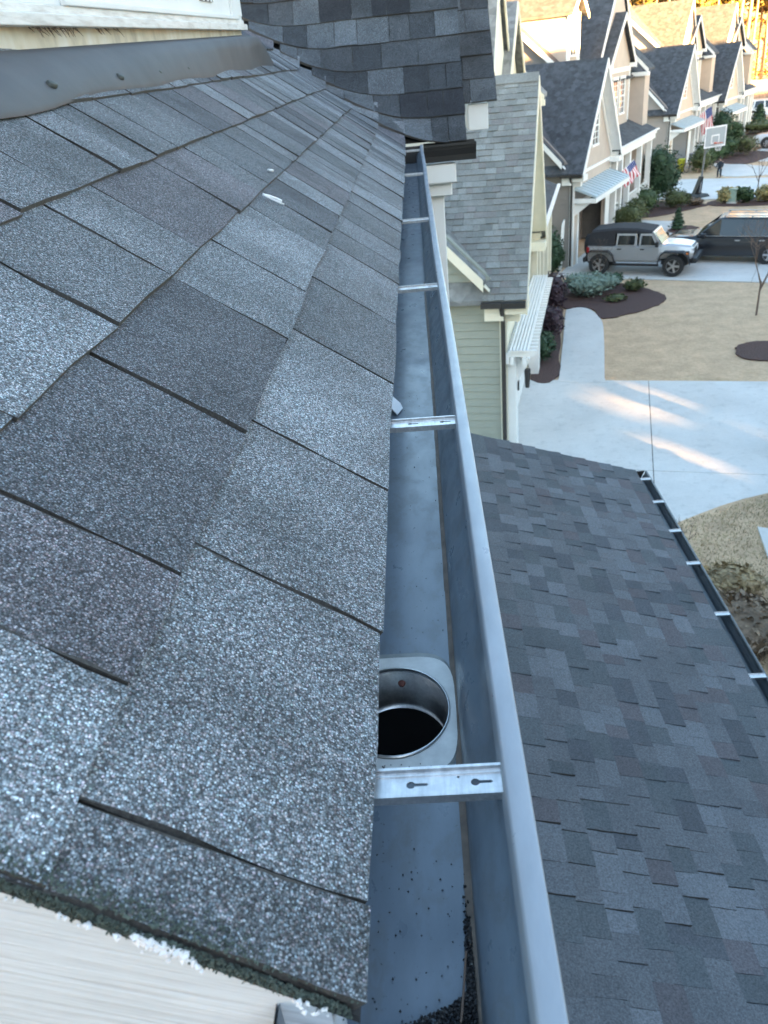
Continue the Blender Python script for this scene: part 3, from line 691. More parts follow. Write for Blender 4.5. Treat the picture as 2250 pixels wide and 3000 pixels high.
# loose granules washed into the trough
def pebble(mb, p, r, rnd):
    vs = [Vector((1, 0, 0)), Vector((-1, 0, 0)), Vector((0, 1, 0)), Vector((0, -1, 0)), Vector((0, 0, 1)), Vector((0, 0, -1))]
    rot = Matrix.Rotation(rnd.random() * 6.28, 3, Vector((rnd.gauss(0, 1), rnd.gauss(0, 1), rnd.gauss(0, 1) + .01)))
    vs = [Vector(p) + rot @ (v * r * rnd.uniform(.6, 1.3)) for v in vs]
    mb.add(vs, [(0, 2, 4), (2, 1, 4), (1, 3, 4), (3, 0, 4), (2, 0, 5), (1, 2, 5), (3, 1, 5), (0, 3, 5)])
gr = MB(); rnd = random.Random(21)
for _ in range(2000):
    y = .222 + abs(rnd.gauss(0, .028))
    if y > .33: continue
    w_ = .004 + .075 * max(0, 1 - (y - .222) / .030) ** 1.5
    x_ = .0035 - w_ * rnd.random() ** 1.4
    pebble(gr, (x_ - .001, y, FZ + .0012 + rnd.random() * .0045 * max(0, 1 - (y - .222) / .07)), rnd.uniform(.0006, .0013), rnd)
for _ in range(90): pebble(gr, (rnd.uniform(-.06, .0), rnd.uniform(.17, .36), FZ + .0007), rnd.uniform(.0004, .0009), rnd)
for _ in range(40): pebble(gr, (rnd.uniform(-.06, .0), rnd.uniform(.55, 1.2), FZ + .0005), rnd.uniform(.0004, .0008), rnd)
for _ in range(14): pebble(gr, (OCX + rnd.uniform(-.02, .04), OCY + rnd.choice((-.06, -.057)) + rnd.uniform(-.003, .003), FZ + .003), rnd.uniform(.0005, .001), rnd)
ggo = gr.build('shingle_granules', M['grit']); tag(ggo, 'dark wet granules piled at the near end of the gutter floor', 'granules', kind='stuff')
tw = MB(); tw.path([(-.006, .232, FZ + .008), (-.0035, .25, FZ + .0075), (-.001, .272, FZ + .006)], .0007, 5)
tag(tw.build('dead_twig', M['twig']), 'thin brown twig lying on the granules in the gutter', 'twig')
sc = MB(); sc.prism([(-.060, 1.150, FZ + .012), (-.048, 1.138, FZ + .004), (-.0445, 1.122, FZ + .002), (-.053, 1.098, FZ + .002), (-.064, 1.115, FZ + .010)], (0, 0, .0015))
tag(sc.build('plastic_scrap', M['ivory']), 'pale scrap of plastic poking from under the shingle edge into the gutter', 'scrap')
def onroof(y, s, n=.012): return pmain(y, s, n)
def sx(x, y): return (XE - x) / (CA * drift(y))
ft = MB(); pts = [(-.293, 1.552), (-.286, 1.570), (-.276, 1.585), (-.268, 1.592)]
ft.path([onroof(y, sx(x, y)) for x, y in pts], .0028, 6); ft.path([onroof(1.560, sx(-.280, 1.56)), onroof(1.578, sx(-.262, 1.578))], .002, 6); ft.path([onroof(1.552, sx(-.293, 1.552)), onroof(1.560, sx(-.280, 1.56))], .002, 6)
tag(ft.build('caulk_curl', M['ivory'], smooth=True), 'curled white strip lying on the shingles in mid roof', 'scrap')
f2 = MB(); f2.path([onroof(1.790, sx(-.318, 1.79)), onroof(1.812, sx(-.313, 1.81))], .003, 6)
tag(f2.build('caulk_bit', M['ivory'], smooth=True), 'tiny white bit on the shingles just above the curled strip', 'scrap')
# rake board, mossy drip edge at the near end
def pr(s, dn=0): return XE - s * CA, ZR + ME * s * CA + dn
rb = MB(); a0 = pr(.012); a1 = pr(1.4)
rb.prism([(a0[0], .2, a0[1] - .012), (a1[0], .2, a1[1] - .012), (a1[0], .2, a1[1] - .30), (a0[0], .2, a0[1] - .26)], (0, .022, 0))
ob(rb, 'rake_board', M['rakewood'])
ms = MB(); rnd = random.Random(5)
fk = MB()
for _ in range(5200):
    s = rnd.uniform(0, .36); x, z = pr(s); pebble(ms, (x, .1988 - abs(rnd.gauss(0, .0011)), z + rnd.uniform(-.0065, .0025)), rnd.uniform(.0004, .001), rnd)
for s0, s1, n in ((.012, .03, 16), (.065, .115, 10), (.125, .14, 7), (.155, .165, 3)):
    for _ in range(n): s = rnd.uniform(s0, s1); x, z = pr(s); pebble(fk, (x, .1955 - rnd.random() * .003, z + rnd.uniform(-.006, 0)), rnd.uniform(.0006, .0019), rnd)
for _ in range(60):
    q = rnd.uniform(.078, .106); x, z = pr(q); pebble(fk, (x, .1972 - rnd.random() * .0012, z + rnd.uniform(-.0055, .0005)), rnd.uniform(.0014, .0026), rnd)
for _ in range(1500):
    s = rnd.uniform(0, .36); y = .199 + abs(rnd.gauss(0, .006)); p = pmain(y, s, .006); pebble(ms, p, rnd.uniform(.0005, .0011), rnd)
tag(ob(ms, 'mossy_edge', M['moss']), kind='stuff'); tag(ob(fk, 'flaking_paint', M['flake']), kind='stuff')
de = MB(); a0 = pr(-.004, -.003); a1 = pr(1.3, -.003); de.prism([(a0[0], .1985, a0[1] - .006), (a1[0], .1985, a1[1] - .006), (a1[0], .1985, a1[1]), (a0[0], .1985, a0[1])], (0, .03, 0)); ob(de, 'drip_edge', M['deck'])
# dormer wall with bare sheathing strip and flashing apron
WX = -.655
def zfl(y): return H0 + .012 + .0400 * y           # line where the flashing meets the wall
fm = MB(); ny = 40; rnd = random.Random(8)
for i in range(ny + 1):
    y = .2 + (4.15 - .2) * i / ny
    dip = .012 * math.sin(y * 4.3) * max(0, 1 - y / 3) + .006 * math.sin(y * 9)
    sl_ = (XE - (-.543 - .030 * (y - 1.2))) / (CA * drift(y)) + dip
    e = pmain(y, sl_, .0125); e.z += 0
    yt = min(y, 3.64 + .12 * (y - 3.64)) if y > 3.64 else y; mpt = Vector((WX + .05, yt, zfl(yt) - .004)); t = Vector((WX + .001, yt, zfl(yt) + .012))
    q = e.lerp(mpt, .55) + Vector((0, 0, .010 + .003 * math.sin(y * 7)))
    fm.v += [tuple(e + Vector((0, 0, -.008))), tuple(e), tuple(q), tuple(mpt + Vector((0, 0, .004))), tuple(t)]
for i in range(ny):
    for k in range(4): fm.f.append((i * 5 + k, i * 5 + k + 1, i * 5 + 5 + k + 1, i * 5 + 5 + k)); fm.m.append(0)
flash = ob(fm, 'flashing', M['membrane'], smooth=True)
for y in (1.37, 1.74, 2.05, 2.36, 2.95):
    sl_ = (XE - (-.560 - .030 * (y - 1.2))) / (CA * drift(y)); p = pmain(y, sl_, .0215)
    n_ = MB(); n_.lathe(p, NM, [(.0001, .002), (.005, .0018), (.0072, .0008), (.008, -.004)], 10); n_.v = [(a, (b - y) * 1.9 + y, c) for a, b, c in n_.v]
    ob(n_, 'nail', M['nail'], flash, smooth=True)
dw = MB(); YE = 3.66
dw.hexa([(WX - .08, .0, H0 - .3), (WX - .004, .0, H0 - .3), (WX - .004, YE - .01, H0 - .3), (WX - .08, YE - .01, H0 - .3), (WX - .08, 0, H0 + .06), (WX - .004, 0, H0 + .085), (WX - .004, YE - .01, H0 + .2), (WX - .08, YE - .01, H0 + .2)])
dormer = ob(dw, 'dormer_wall', M['sheath'])
def strip(name, z0, z1, x0, x1, ya, yb, mat, sl=.0315, bev=.002):
    m = MB(); f = lambda z, y: H0 + z + sl * y
    m.hexa([(x0, ya, f(z0, ya)), (x1, ya, f(z0, ya)), (x1, yb, f(z0, yb)), (x0, yb, f(z0, yb)), (x0, ya, f(z1, ya)), (x1, ya, f(z1, ya)), (x1, yb, f(z1, yb)), (x0, yb, f(z1, yb))])
    return ob(m, name, mat, dormer, bevel=bev)
strip('water_table', .070, .0905, WX - .06, WX + .020, 0, YE + .012, M['sidewood'])
strip('wall_board', .0905, .105, WX - .06, WX + .010, 0, YE, M['sidewood'])
strip('window_casing', .105, .9, WX - .06, WX + .004, 0, YE, M['white'])
strip('window_sill', .105, .117, WX + .004, WX + .016, 1.75, YE - .12, M['white'])
strip('casing_stile', .117, .9, WX + .004, WX + .013, YE - .22, YE - .03, M['white'])
pn = strip('window_pane', .150, .6, WX + .004, WX + .008, 2.95, 3.14, M['winglass'], bev=0)
for y in (2.985, 3.045, 3.10): strip('muntin', .150, .6, WX + .008, WX + .012, y, y + .012, M['white'], bev=0)
strip('window_pane', .168, .6, WX + .004, WX + .008, 2.52, 2.56, M['winglass'], bev=0)
tf = MB(); rnd = random.Random(2)
for y0, y1, n in ((1.56, 1.80, 34), (1.9, 2.05, 12)):
    for _ in range(n):
        y = rnd.uniform(y0, y1); z = H0 + .069 + .0315 * y; tf.tube((WX + .008, y, z), (WX + .012 + rnd.uniform(0, .006), y + rnd.gauss(0, .012), z - rnd.uniform(.004, .017)), .0009, .0004, 4)
tag(ob(tf, 'dried_moss', M['twig'], dormer), kind='stuff')
# cross gable: its gutter, rakes, cornice and corner board
cg = MB()
cp = [(.0, .0), (.0, -.085), (.088, -.085), (.094, -.06), (.112, -.03), (.118, -.004), (.130, 0.0), (.130, -.012), (.123, -.014), (.118, -.03), (.100, -.06), (.096, -.09), (-.004, -.09), (-.004, 0)]
CGY = 4.735
cgm = trough([(y, z) for y, z in cp], [.046, .18, .322], lambda q, t, z: (t, CGY - q, ZR + z - .004))
mt = MB(); mt.box(-.0885, .0415, 4.618, 4.622, ZR - .086, ZR - .002); ob(mt, 'dark_end_plate', M['gutter_dark'], gutter)  # dark-coloured plate in place of a reflection
cgut = ob(cgm, 'gutter', [M['gutter_dark'], M['gutter_dark']], smooth=False); cgut["label"] = 'short dark gutter of the cross gable'
cap = MB(); cap.prism([(.322, CGY - q, ZR + z - .004) for q, z in cp[:7] + [(.130, -.012), (.100, -.06), (.096, -.09), (-.004, -.09)]], (.004, 0, 0)); ob(cap, 'end_cap', M['gutter_dark'], cgut)
for nm, (x0, x1, y0, y1, z0, z1) in {'cornice_block': (.05, .216, 4.66, 4.9, -.575, -.478), 'cornice_mould': (.05, .192, 4.70, 4.9, -.645, -.575), 'corner_board': (.03, .146, 4.745, 4.9, -6.0, -.645)}.items():
    m = MB(); m.box(x0, x1, y0, y1, H0 + z0, H0 + z1); ob(m, nm, M['white'], bevel=.006)
rk = MB(); rk.hexa([(.283, 4.80, H0 - .42), (.30, 4.80, H0 - .42), (.30, 5.75, H0 + 1.2), (.283, 5.75, H0 + 1.2), (.283, 4.74, H0 - .37), (.288, 4.74, H0 - .37), (.288, 5.75, H0 + 1.25), (.283, 5.75, H0 + 1.25)])
cb = MB(); cb.box(.345, .47, 5.52, 5.9, H0 - .386, H0 - .237); ob(cb, 'cornice_block', M['white'], bevel=.004)
gw = MB(); gw.box(-4.5, .10, 4.85, 9, 0, H0 - .6); gw.prism([(-4.5, 5.75, H0 - .6), (.26, 5.75, H0 - .6), (.26, 5.75, H0 + 1.0), (-4.5, 5.75, H0 + 1.0)], (0, 3, 0)); gw.prism([(.05, 6.3, H0 - .3), (.49, 6.3, H0 - .3), (.49, 6.3, H0 + .8), (.05, 6.3, H0 + .8)], (0, 2, 0))
ob(gw, 'wall', M['white'])
# house body under the eave
bw = MB(); bw.box(-6, -.115, .45, 4.84, 0, ZR - .12); ob(bw, 'wall', M['slate_siding'])
fs = MB(); fs.box(-.112, -.0925, .30, 4.6, ZR - .2, ZR - .005); ob(fs, 'fascia', M['white'])
sf = MB(); sf.box(-.5, -.1125, .224, 4.8, ZR - .215, ZR - .202); ob(sf, 'soffit', M['white'])
pw = MB(); pw.box(-.1, 1.75, PY0 + .1, PY1 - .25, 0, PZ - .15); ob(pw, 'porch_wall', M['slate_siding'])
# lower gutter
lg = trough([(-.02, .0), (-.02, -.085), (.07, -.085), (.076, -.06), (.092, -.03), (.096, -.002), (.102, .003), (.110, .002), (.111, -.008), (.105, -.012), (.100, -.03), (.084, -.06), (.080, -.088), (-.022, -.088), (-.022, 0)], [PY0, 3, 5, PY1 + .01], lambda q, t, z: (PX + q * 1.2, t, PZ + z - .01))
lgut = ob(lg, 'gutter', [gutter_mat('lower_gutter_enamel', (.06, .075, .09), .4), M['gutter_lip']], smooth=False); lgut["label"] = 'dark lower gutter of the porch roof with bright hangers'
lcap = MB(); lcap.prism([(PX + q, PY1 + .01, PZ + z - .01) for q, z in [(-.02, 0), (-.02, -.088), (.08, -.088), (.084, -.06), (.105, -.012), (.11, .002)]], (0, .004, 0)); ob(lcap, 'end_cap', M['gutter_dark'], lgut)
hb = MB(); hb.box(-.02, .122, -.021, .021, -.004, .0); hb.box(-.02, .122, -.023, -.021, -.006, .006); hb.box(-.02, .122, .021, .023, -.006, .006)
proto = None
for y in (7.53, 7.03, 6.46, 5.90, 5.16, 4.42, 3.7, 3.1):
    if proto is None: proto = hb.build('hanger', M['alu'], lgut); o = proto
    else: o = proto.copy(); COL.objects.link(o); o.parent = lgut
    o.location = (PX - OFF.x, y - OFF.y, PZ - .006)
lf = MB(); lf.box(PX - .05, PX - .024, PY0 + .02, PY1 - .03, PZ - .2, PZ - .014); ob(lf, 'fascia', M['white'])
# ================================================================== THE NEIGHBOURS: one builder, local frame x = towards street, y = along it
WS, MG, RZ = 1.18, 1.0, 7.75          # cross-gable slope, main slope, cross-gable ridge height
def board(mb, a, b, w, t, up=Vector((0, 0, 1)), out=Vector((1, 0, 0))):
    # a flat board from a to b, hanging w below the line, t thick along out
    a = Vector(a); b = Vector(b); d = up * w; o = out * t
    mb.hexa([a - d, b - d, b - d + o, a - d + o, a, b, b + o, a + o])
def slab(mb, p, t):
    # roof slab from 4 corner points, t thick downwards
    q = [Vector(a) for a in p]; n = (q[1] - q[0]).cross(q[3] - q[0]).normalized()
    if n.z < 0: q = q[::-1]
    mb.hexa([a - Vector((0, 0, t)) for a in q] + q)
def window(parent, c, w, h, axis, mat_trim, name='window', grid=(2, 3), pitch=None):
    # axis 'x': faces +x ; axis 'y': faces -y
    cx, cy, cz = c; f = MB(); p = MB(); b = .09
    def bx(mb, u0, u1, z0, z1, d0, d1):
        if axis == 'x': mb.box(cx + d0, cx + d1, cy + u0, cy + u1, cz + z0, cz + z1)
        else: mb.box(cx + u0, cx + u1, cy - d1, cy - d0, cz + z0, cz + z1)
    bx(f, -w / 2 - b, w / 2 + b, h, h + b * 1.4, .0, .06); bx(f, -w / 2 - b, w / 2 + b, -b, 0, .0, .08); bx(f, -w / 2 - b, -w / 2, 0, h, .0, .05); bx(f, w / 2, w / 2 + b, 0, h, .0, .05)
    bx(f, -w / 2, w / 2, h / 2 - .03, h / 2 + .03, .01, .045)
    for i in range(1, grid[0]): u = -w / 2 + w * i / grid[0]; bx(f, u - .015, u + .015, 0, h, .012, .035)
    for i in range(1, grid[1] * 2): z = h * i / (grid[1] * 2); bx(f, -w / 2, w / 2, z - .015, z + .015, .013, .033)
    fr = f.build(name, mat_trim, parent); bx(p, -w / 2, w / 2, 0, h, -.02, .008); p.build('pane', M['winglass'], fr)
    return fr

def neighbour(name, label, C, th, side, front, trim, roofm, garage='pergola', z0=0.0, shingled=False, bc=10.7, gc=None, dorm=True, yend=15.2):
    root = empty(name, (C[0], C[1], z0), -rad(th)); tag(root, label, 'house')
    V = Vector
    # --- walls
    w = MB(); T = .16
    w.prism([(-T, 0, 0), (0, 0, 0), (0, 0, 3.9), (-4, 0, 7.85), (-8, 0, 3.9), (-8, 0, 0)], (0, T, 0))
    w.box(-8, -7.8, T, 6.2, 0, 3.9)
    w.build('wall', side, root)
    fw = MB(); gz = 2.45
    fw.box(-T, .003, T + .003, .75, 0, 3.9); fw.box(-T, .003, 5.45, 6.2, 0, 3.9); fw.box(-T, .003, .75, 5.45, gz, 3.9)
    fw.prism([(-T, .1, 3.9), (-T, 6.1, 3.9), (-T, 3.1, 7.45)], (T + .003, 0, 0))
    fw.build('front_wall', front, root)
    # lap siding on the wall that faces us
    if shingled:
        for k in range(22):
            z = .12 + k * .175; zt = z + .166
            def xl(zz): return -8 if zz < 3.9 else -8 + (zz - 3.9) * 4 / 3.95
            MB().hexa([(-5.6, -.026, z), (-.13, -.026, z), (-.13, .0, z), (-5.6, .0, z), (-5.6, -.006, zt), (-.13, -.006, zt), (-.13, .0, zt), (-5.6, .0, zt)]).build('siding_board', side, root)
        up = MB()
        for k in range(22):
            z = .12 + (k + 22) * .175; zt = z + .166
            if z > 7.2: break
            x1 = -(z - 3.9) - .25 if z > 3.9 else -.13
            up.hexa([(-5.6, -.026, z), (x1, -.026, z), (x1, .0, z), (-5.6, .0, z), (-5.6, -.006, zt), (x1 - .19, -.006, zt), (x1 - .19, .0, zt), (-5.6, .0, zt)])
        tag(up.build('siding', side, root), kind='stuff')
    else:
        up = MB()
        for k in range(38):
            z = .12 + k * .19
            if z > 7.1: break
            x1 = -(z - 3.9) - .25 if z > 3.9 else -.13
            up.hexa([(-7.6, -.024, z), (x1, -.024, z), (x1, .0, z), (-7.6, .0, z), (-7.6, -.005, z + .2), (x1, -.005, z + .2), (x1, .0, z + .2), (-7.6, .0, z + .2)])
        tag(up.build('siding', side, root), kind='stuff')
    cbd = MB(); cbd.box(-.13, .03, -.03, .0, 0, 3.86); cbd.box(.003, .03, .0, .14, 0, 3.86); cbd.build('corner_board', trim, root); cbd = MB(); cbd.box(.003, .03, 6.06, 6.2, 0, 3.86); cbd.build('corner_board', trim, root)
    # --- garage block roof
    r = MB(); e = .28; xo = .45
    # near slope of the cross gable (faces us), far slope, main front slope
    ridge = RZ + .05; ez = ridge - WS * (3.1 + e)
    slab(r, [V((xo, -e, ez)), V((-4.6, -e, ez)), V((-4.6, 3.1, ridge)), V((xo, 3.1, ridge))], .10)
    slab(r, [V((xo, 6.2 + e, ez)), V((-4.6, 6.2 + e, ez)), V((-4.6, 3.1, ridge - .002)), V((xo, 3.1, ridge - .002))], .10)
    mz = lambda x: 3.98 - (x + .15) * MG
    slab(r, [V((-.40, -e, mz(-.40))), V((-4.1, -e, mz(-4.1))), V((-4.1, 6.2, mz(-4.1))), V((-.40, 6.2, mz(-.40)))], .11)
    slab(r, [V((-8.3, -e, mz(.1))), V((-4.1, -e, mz(-4.1) - .003)), V((-4.1, 6.2, mz(-4.1) - .003)), V((-8.3, 6.2, mz(.1)))], .11)
    roof = r.build('roof', roofm, root)
    if shingled:
        rnd = random.Random(31); items = []
        nn_ = V((0, -WS, 1)).normalized(); cs = 1 / math.hypot(1, WS); sn = WS * cs
        RTm = Matrix.Rotation(-rad(th), 4, 'Z')
        Q = lambda u, s, n: V((u, -e + s * cs - .01, ez + s * sn - .01)) + nn_ * n
        GT_ = [((1.0, 1.0, 1.0), 5), ((1.16, 1.18, 1.18), 2.5), ((.86, .88, .88), 2.5), ((.92, .87, .88), 1.0)]
        nrow = int((3.1 + e) / cs / .146)
        for k in range(nrow + 1):
            s0 = k * .146; z = ez + s0 * sn; lo = min(-.45, -(z - 3.98) / MG - .15 - .3)
            for u0, u1 in tabs_row(max(lo, -4.2), xo + .02, .12, .3, rnd):
                c = rnd.choices([a for a, _ in GT_], [b for _, b in GT_])[0]; jj = rnd.uniform(.93, 1.07)
                items.append((z - u0 * .0 + abs(u0 + .3) * .35, u0, u1, s0, rnd.choice((.012, .014, .026, .03)), tuple(q * jj for q in c)))
        items.sort(key=lambda q: q[0])
        for q in items[:290]:
            o = tab(Q, q[1] + .003, q[2] - .003, q[3], q[3] + .17, q[4], rnd).build('shingle', [M['grey_sh'], M['grey_sh'], M['tabside']], roof); o.color = (*q[5], 1)
        joined('shingles', items[290:], Q, M['grey_sh_j'], roof, .03, .146, rnd, lambda mb, nm, mt, pa: mb.build(nm, mt, pa))
        cp_ = MB(); hz = ridge + .03
        cp_.hexa([(-4.3, 2.95, hz - .16), (xo + .02, 2.95, hz - .16), (xo + .02, 3.1, hz - .0), (-4.3, 3.1, hz), (-4.3, 2.95, hz - .14), (xo + .02, 2.95, hz - .14), (xo + .02, 3.1, hz + .025), (-4.3, 3.1, hz + .025)])
        cp_.build('ridge_cap', M['grey_sh'], roof)
    # rake boards, frieze, soffit returns
    t = MB()
    board(t, (xo + .002, -e, ez - .02), (xo + .002, 3.1, ridge - .02), .30, .035); board(t, (xo + .002, 6.2 + e, ez - .02), (xo + .002, 3.1, ridge - .02), .30, .035)
    t.build('rake_board', trim, root)
    t = MB(); board(t, (.006, .0, 3.86 + .16), (.006, 3.1, 7.46 + .06), .36, .05); board(t, (.006, 6.2, 3.86 + .16), (.006, 3.1, 7.46 + .06), .36, .05)
    t.build('frieze_board', trim, root)
    t = MB(); slab(t, [V((.06, 0.02, 3.98)), V((.06, 3.1, 7.6)), V((xo, 3.1, 7.6)), V((xo, .02, 3.98))], .03); slab(t, [V((.06, 6.18, 3.98)), V((.06, 3.1, 7.6)), V((xo, 3.1, 7.6)), V((xo, 6.18, 3.98))], .03); t.build('soffit', trim, root)
    t = MB(); t.box(.01, xo + .02, -e + .02, .42, 3.50, 3.72); t.box(.01, xo + .02, 5.78, 6.2 + e, 3.50, 3.72); t.box(-.42, -.02, -.24, -.03, 3.36, 3.72); t.box(.006, .3, -.02, .25, 3.28, 3.5); t.box(.006, .05, .42, 5.78, 3.60, 3.72); t.build('cornice_return', trim, root)
    t = MB(); board(t, (-.42, -e - .03, mz(-.42) - .02), (-4.1, -e - .03, mz(-4.1) - .02), .24, .028, out=V((0, 1, 0))); t.build('rake_board', trim, root)
    t = MB(); slab(t, [V((-.3, -e, mz(-.3) - .13)), V((-4.1, -e, mz(-4.1) - .13)), V((-4.1, -.03, mz(-4.1) - .13)), V((-.3, -.03, mz(-.3) - .13))], .02); t.build('soffit', trim, root)
    gt = MB(); gt.prism([(0, -e - .13, ez - .13), (0, -e - .10, ez - .16), (0, -e, ez - .16), (0, -e, ez - .03), (0, -e - .15, ez - .03)], (-.48, 0, 0)); gt.v = [(x + xo, y, z) for x, y, z in gt.v]; gt.box(xo - .92, xo - .485, -e - .15, -e, ez - .14, ez - .03)
    gt.build('gutter', M['gutter_dark'], root)
    dsp = MB(); dsp.path([(-.05, -e - .05, ez - .15), (-.05, -.09, ez - .5), (-.05, -.09, .1)], .05, 6); dsp.build('downspout', M['gutter_dark'], root)
    window(root, (.01, 3.1, 4.55), .95, 1.45, 'x', trim)
    # --- garage front
    if garage == 'pergola':
        p = MB(); p.box(-.12, -.05, .75, 5.45, 0, 2.45)
        gd = p.build('garage_door', M['white'], root)
        for j in range(4):
            for k in range(8): MB().box(-.05, -.03, .80 + k * .58, 1.31 + k * .58, .08 + j * .6, .58 + j * .6).build('door_panel', M['white'], gd)
        pg = MB()
        for x in (.14, .40): pg.box(x - .04, x + .04, -.15, 6.35, 2.36, 2.52)
        pg.box(.006, .08, -.1, 6.3, 2.36, 2.61)
        pgo = pg.build('pergola', M['white'], root)
        for k in range(27):
            y = -.1 + k * .244; MB().prism([(.05, y, 2.52), (.58, y, 2.52), (.66, y, 2.60), (.66, y, 2.66), (.05, y, 2.66)], (0, .055, 0)).build('rafter', M['white'], pgo)
        for k in range(6): x = .09 + k * .072; MB().box(x, x + .05, -.2, 6.45, 2.662, 2.70).build('batten', M['white'], pgo)
        for y in (.28, 5.9):
            b = MB(); b.prism([(.03, y, 1.6), (.10, y, 1.6), (.48, y, 2.28), (.48, y, 2.36), (.03, y, 2.36)], (0, .12, 0)); b.build('bracket', M['white'], pgo)
        pl = MB(); pl.box(.03, .32, 5.62, 6.2, 0, 2.5); pl.build('pilaster', M['white'], root); pl = MB(); pl.box(.03, .2, .05, .55, 0, 2.5); pl.build('pilaster', M['white'], root)
        ln = MB(); ln.box(.2, .24, .42, .46, 1.55, 2.1); ln.tube((.24, .44, 2.1), (.42, .44, 2.15), .015, n=6); ln.tube((.42, .44, 2.05), (.42, .44, 1.62), .08, .05, 6); ln.build('lantern', M['gutter_dark'], root)
    else:
        pr_ = MB(); slab(pr_, [V((.01, .05, 3.2)), V((.95, .05, 2.86)), V((.95, 6.0, 2.86)), V((.01, 6.0, 3.2))], .06)
        ro_ = pr_.build('pent_roof', M['metalroof'], root)
        for k in range(14): y = .08 + k * .45; MB().hexa([(.01, y, 3.2), (.95, y, 2.86), (.95, y + .03, 2.86), (.01, y + .03, 3.2), (.01, y, 3.235), (.95, y, 2.895), (.95, y + .03, 2.895), (.01, y + .03, 3.235)]).build('seam', M['metalroof'], ro_)
        t = MB(); t.box(.90, .96, .03, 6.02, 2.62, 2.80); t.box(.006, .9, .03, .12, 2.62, 2.80); t.box(.006, .9, 5.9, 5.99, 2.62, 2.80); t.build('pent_beam', trim, root)
        t = MB(); t.prism([(.03, .15, 2.1), (.7, .15, 2.62), (.03, .15, 2.62)], (0, .1, 0)); t.prism([(.03, 5.6, 2.1), (.7, 5.6, 2.62), (.03, 5.6, 2.62)], (0, .1, 0)); t.build('bracket', trim, root)
        t = MB(); t.box(.004, .05, .62, .80, 0, 2.5); t.box(.004, .05, 5.40, 6.0, 0, 2.5); t.box(.004, .05, .62, 5.6, 2.45, 2.6); t.build('door_casing', trim, root)
        if garage == 'open':
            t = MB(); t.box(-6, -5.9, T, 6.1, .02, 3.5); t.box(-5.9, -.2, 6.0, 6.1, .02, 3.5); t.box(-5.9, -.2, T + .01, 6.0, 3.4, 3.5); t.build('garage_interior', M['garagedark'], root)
        else:
            t = MB(); t.box(-.12, -.06, .75, 5.45, 0, 2.45); t.build('garage_door', M['shutter'], root)
    # --- two-storey block behind
    u = MB(); u.prism([(-1.2, 4.2, 0), (-1.2, 4.2, 6.95), (-5.2, 4.2, 10.35), (-9.2, 4.2, 6.95), (-9.2, 4.2, 0)], (0, yend - 4.2, 0))
    u.build('upper_wall', side, root)
    r = MB(); us = .86; uz = lambda x: 6.95 + us * (-1.2 - x) + .12
    slab(r, [V((-.8, 3.9, uz(-.8))), V((-5.2, 3.9, uz(-5.2))), V((-5.2, yend + .2, uz(-5.2))), V((-.8, yend + .2, uz(-.8)))], .12)
    slab(r, [V((-9.6, 3.9, uz(-.8))), V((-5.2, 3.9, uz(-5.2) - .003)), V((-5.2, yend + .2, uz(-5.2) - .003)), V((-9.6, yend + .2, uz(-.8)))], .12)
    # big front gable on it
    gx, gh, ga, gs = (-1.05, 3.7, 11.65, 1.12) if gc is None else (-.75, 2.4, 10.55, 1.32)
    gc = gc or 11.3
    slab(r, [V((gx, gc - gh, ga - gs * gh)), V((-5.4, gc - gh, ga - gs * gh)), V((-5.4, gc, ga)), V((gx, gc, ga))], .12)
    slab(r, [V((gx, gc + gh, ga - gs * gh)), V((-5.4, gc + gh, ga - gs * gh)), V((-5.4, gc, ga - .003)), V((gx, gc, ga - .003))], .12)
    # smaller bay gable in front of it
    bx_, bh, ba = -.62, 2.75, 9.55; bs = .80
    slab(r, [V((bx_, bc - bh, ba - bs * bh)), V((-2.5, bc - bh, ba - bs * bh)), V((-2.5, bc, ba)), V((bx_, bc, ba))], .12)
    slab(r, [V((bx_, bc + bh, ba - bs * bh)), V((-2.5, bc + bh, ba - bs * bh)), V((-2.5, bc, ba - .003)), V((bx_, bc, ba - .003))], .12)
    # right bay
    rb_ = bc + 3.15
    slab(r, [V((-.05, rb_, 7.0)), V((-2.2, rb_, 9.1)), V((-2.2, rb_ + 1.6, 9.1)), V((-.05, rb_ + 1.6, 7.0))], .12)
    # window dormer
    dx, dc, dh, da = -1.75, 5.55, 1.25, 10.5; ds_ = .75
    if dorm:
        slab(r, [V((dx + .35, dc - dh, da - ds_ * dh)), V((-5, dc - dh, da - ds_ * dh)), V((-5, dc, da)), V((dx + .35, dc, da))], .10)
        slab(r, [V((dx + .35, dc + dh, da - ds_ * dh)), V((-5, dc + dh, da - ds_ * dh)), V((-5, dc, da - .003)), V((dx + .35, dc, da - .003))], .10)
    r.build('upper_roof', roofm, root)
    t = MB()
    board(t, (gx + .002, gc - gh, ga - gs * gh - .02), (gx + .002, gc, ga - .02), .26, .04); board(t, (gx + .002, gc + gh, ga - gs * gh - .02), (gx + .002, gc, ga - .02), .26, .04)
    board(t, (bx_ + .002, bc - bh, ba - bs * bh - .02), (bx_ + .002, bc, ba - .02), .24, .04); board(t, (bx_ + .002, bc + bh, ba - bs * bh - .02), (bx_ + .002, bc, ba - .02), .24, .04)
    if dorm: board(t, (dx + .353, dc - dh, da - ds_ * dh - .02), (dx + .353, dc, da - .02), .2, .04); board(t, (dx + .353, dc + dh, da - ds_ * dh - .02), (dx + .353, dc, da - .02), .2, .04)
    board(t, (-.8, 3.87, uz(-.8) - .02), (-5.2, 3.87, uz(-5.2) - .02), .26, .03, out=V((0, 1, 0)))
    board(t, (-.05, rb_ - .03, 6.98), (-2.2, rb_ - .03, 9.08), .22, .03, out=V((0, 1, 0)))
    t.box(-.9, -.03, rb_ - .06, rb_ + .3, 6.66, 6.84)
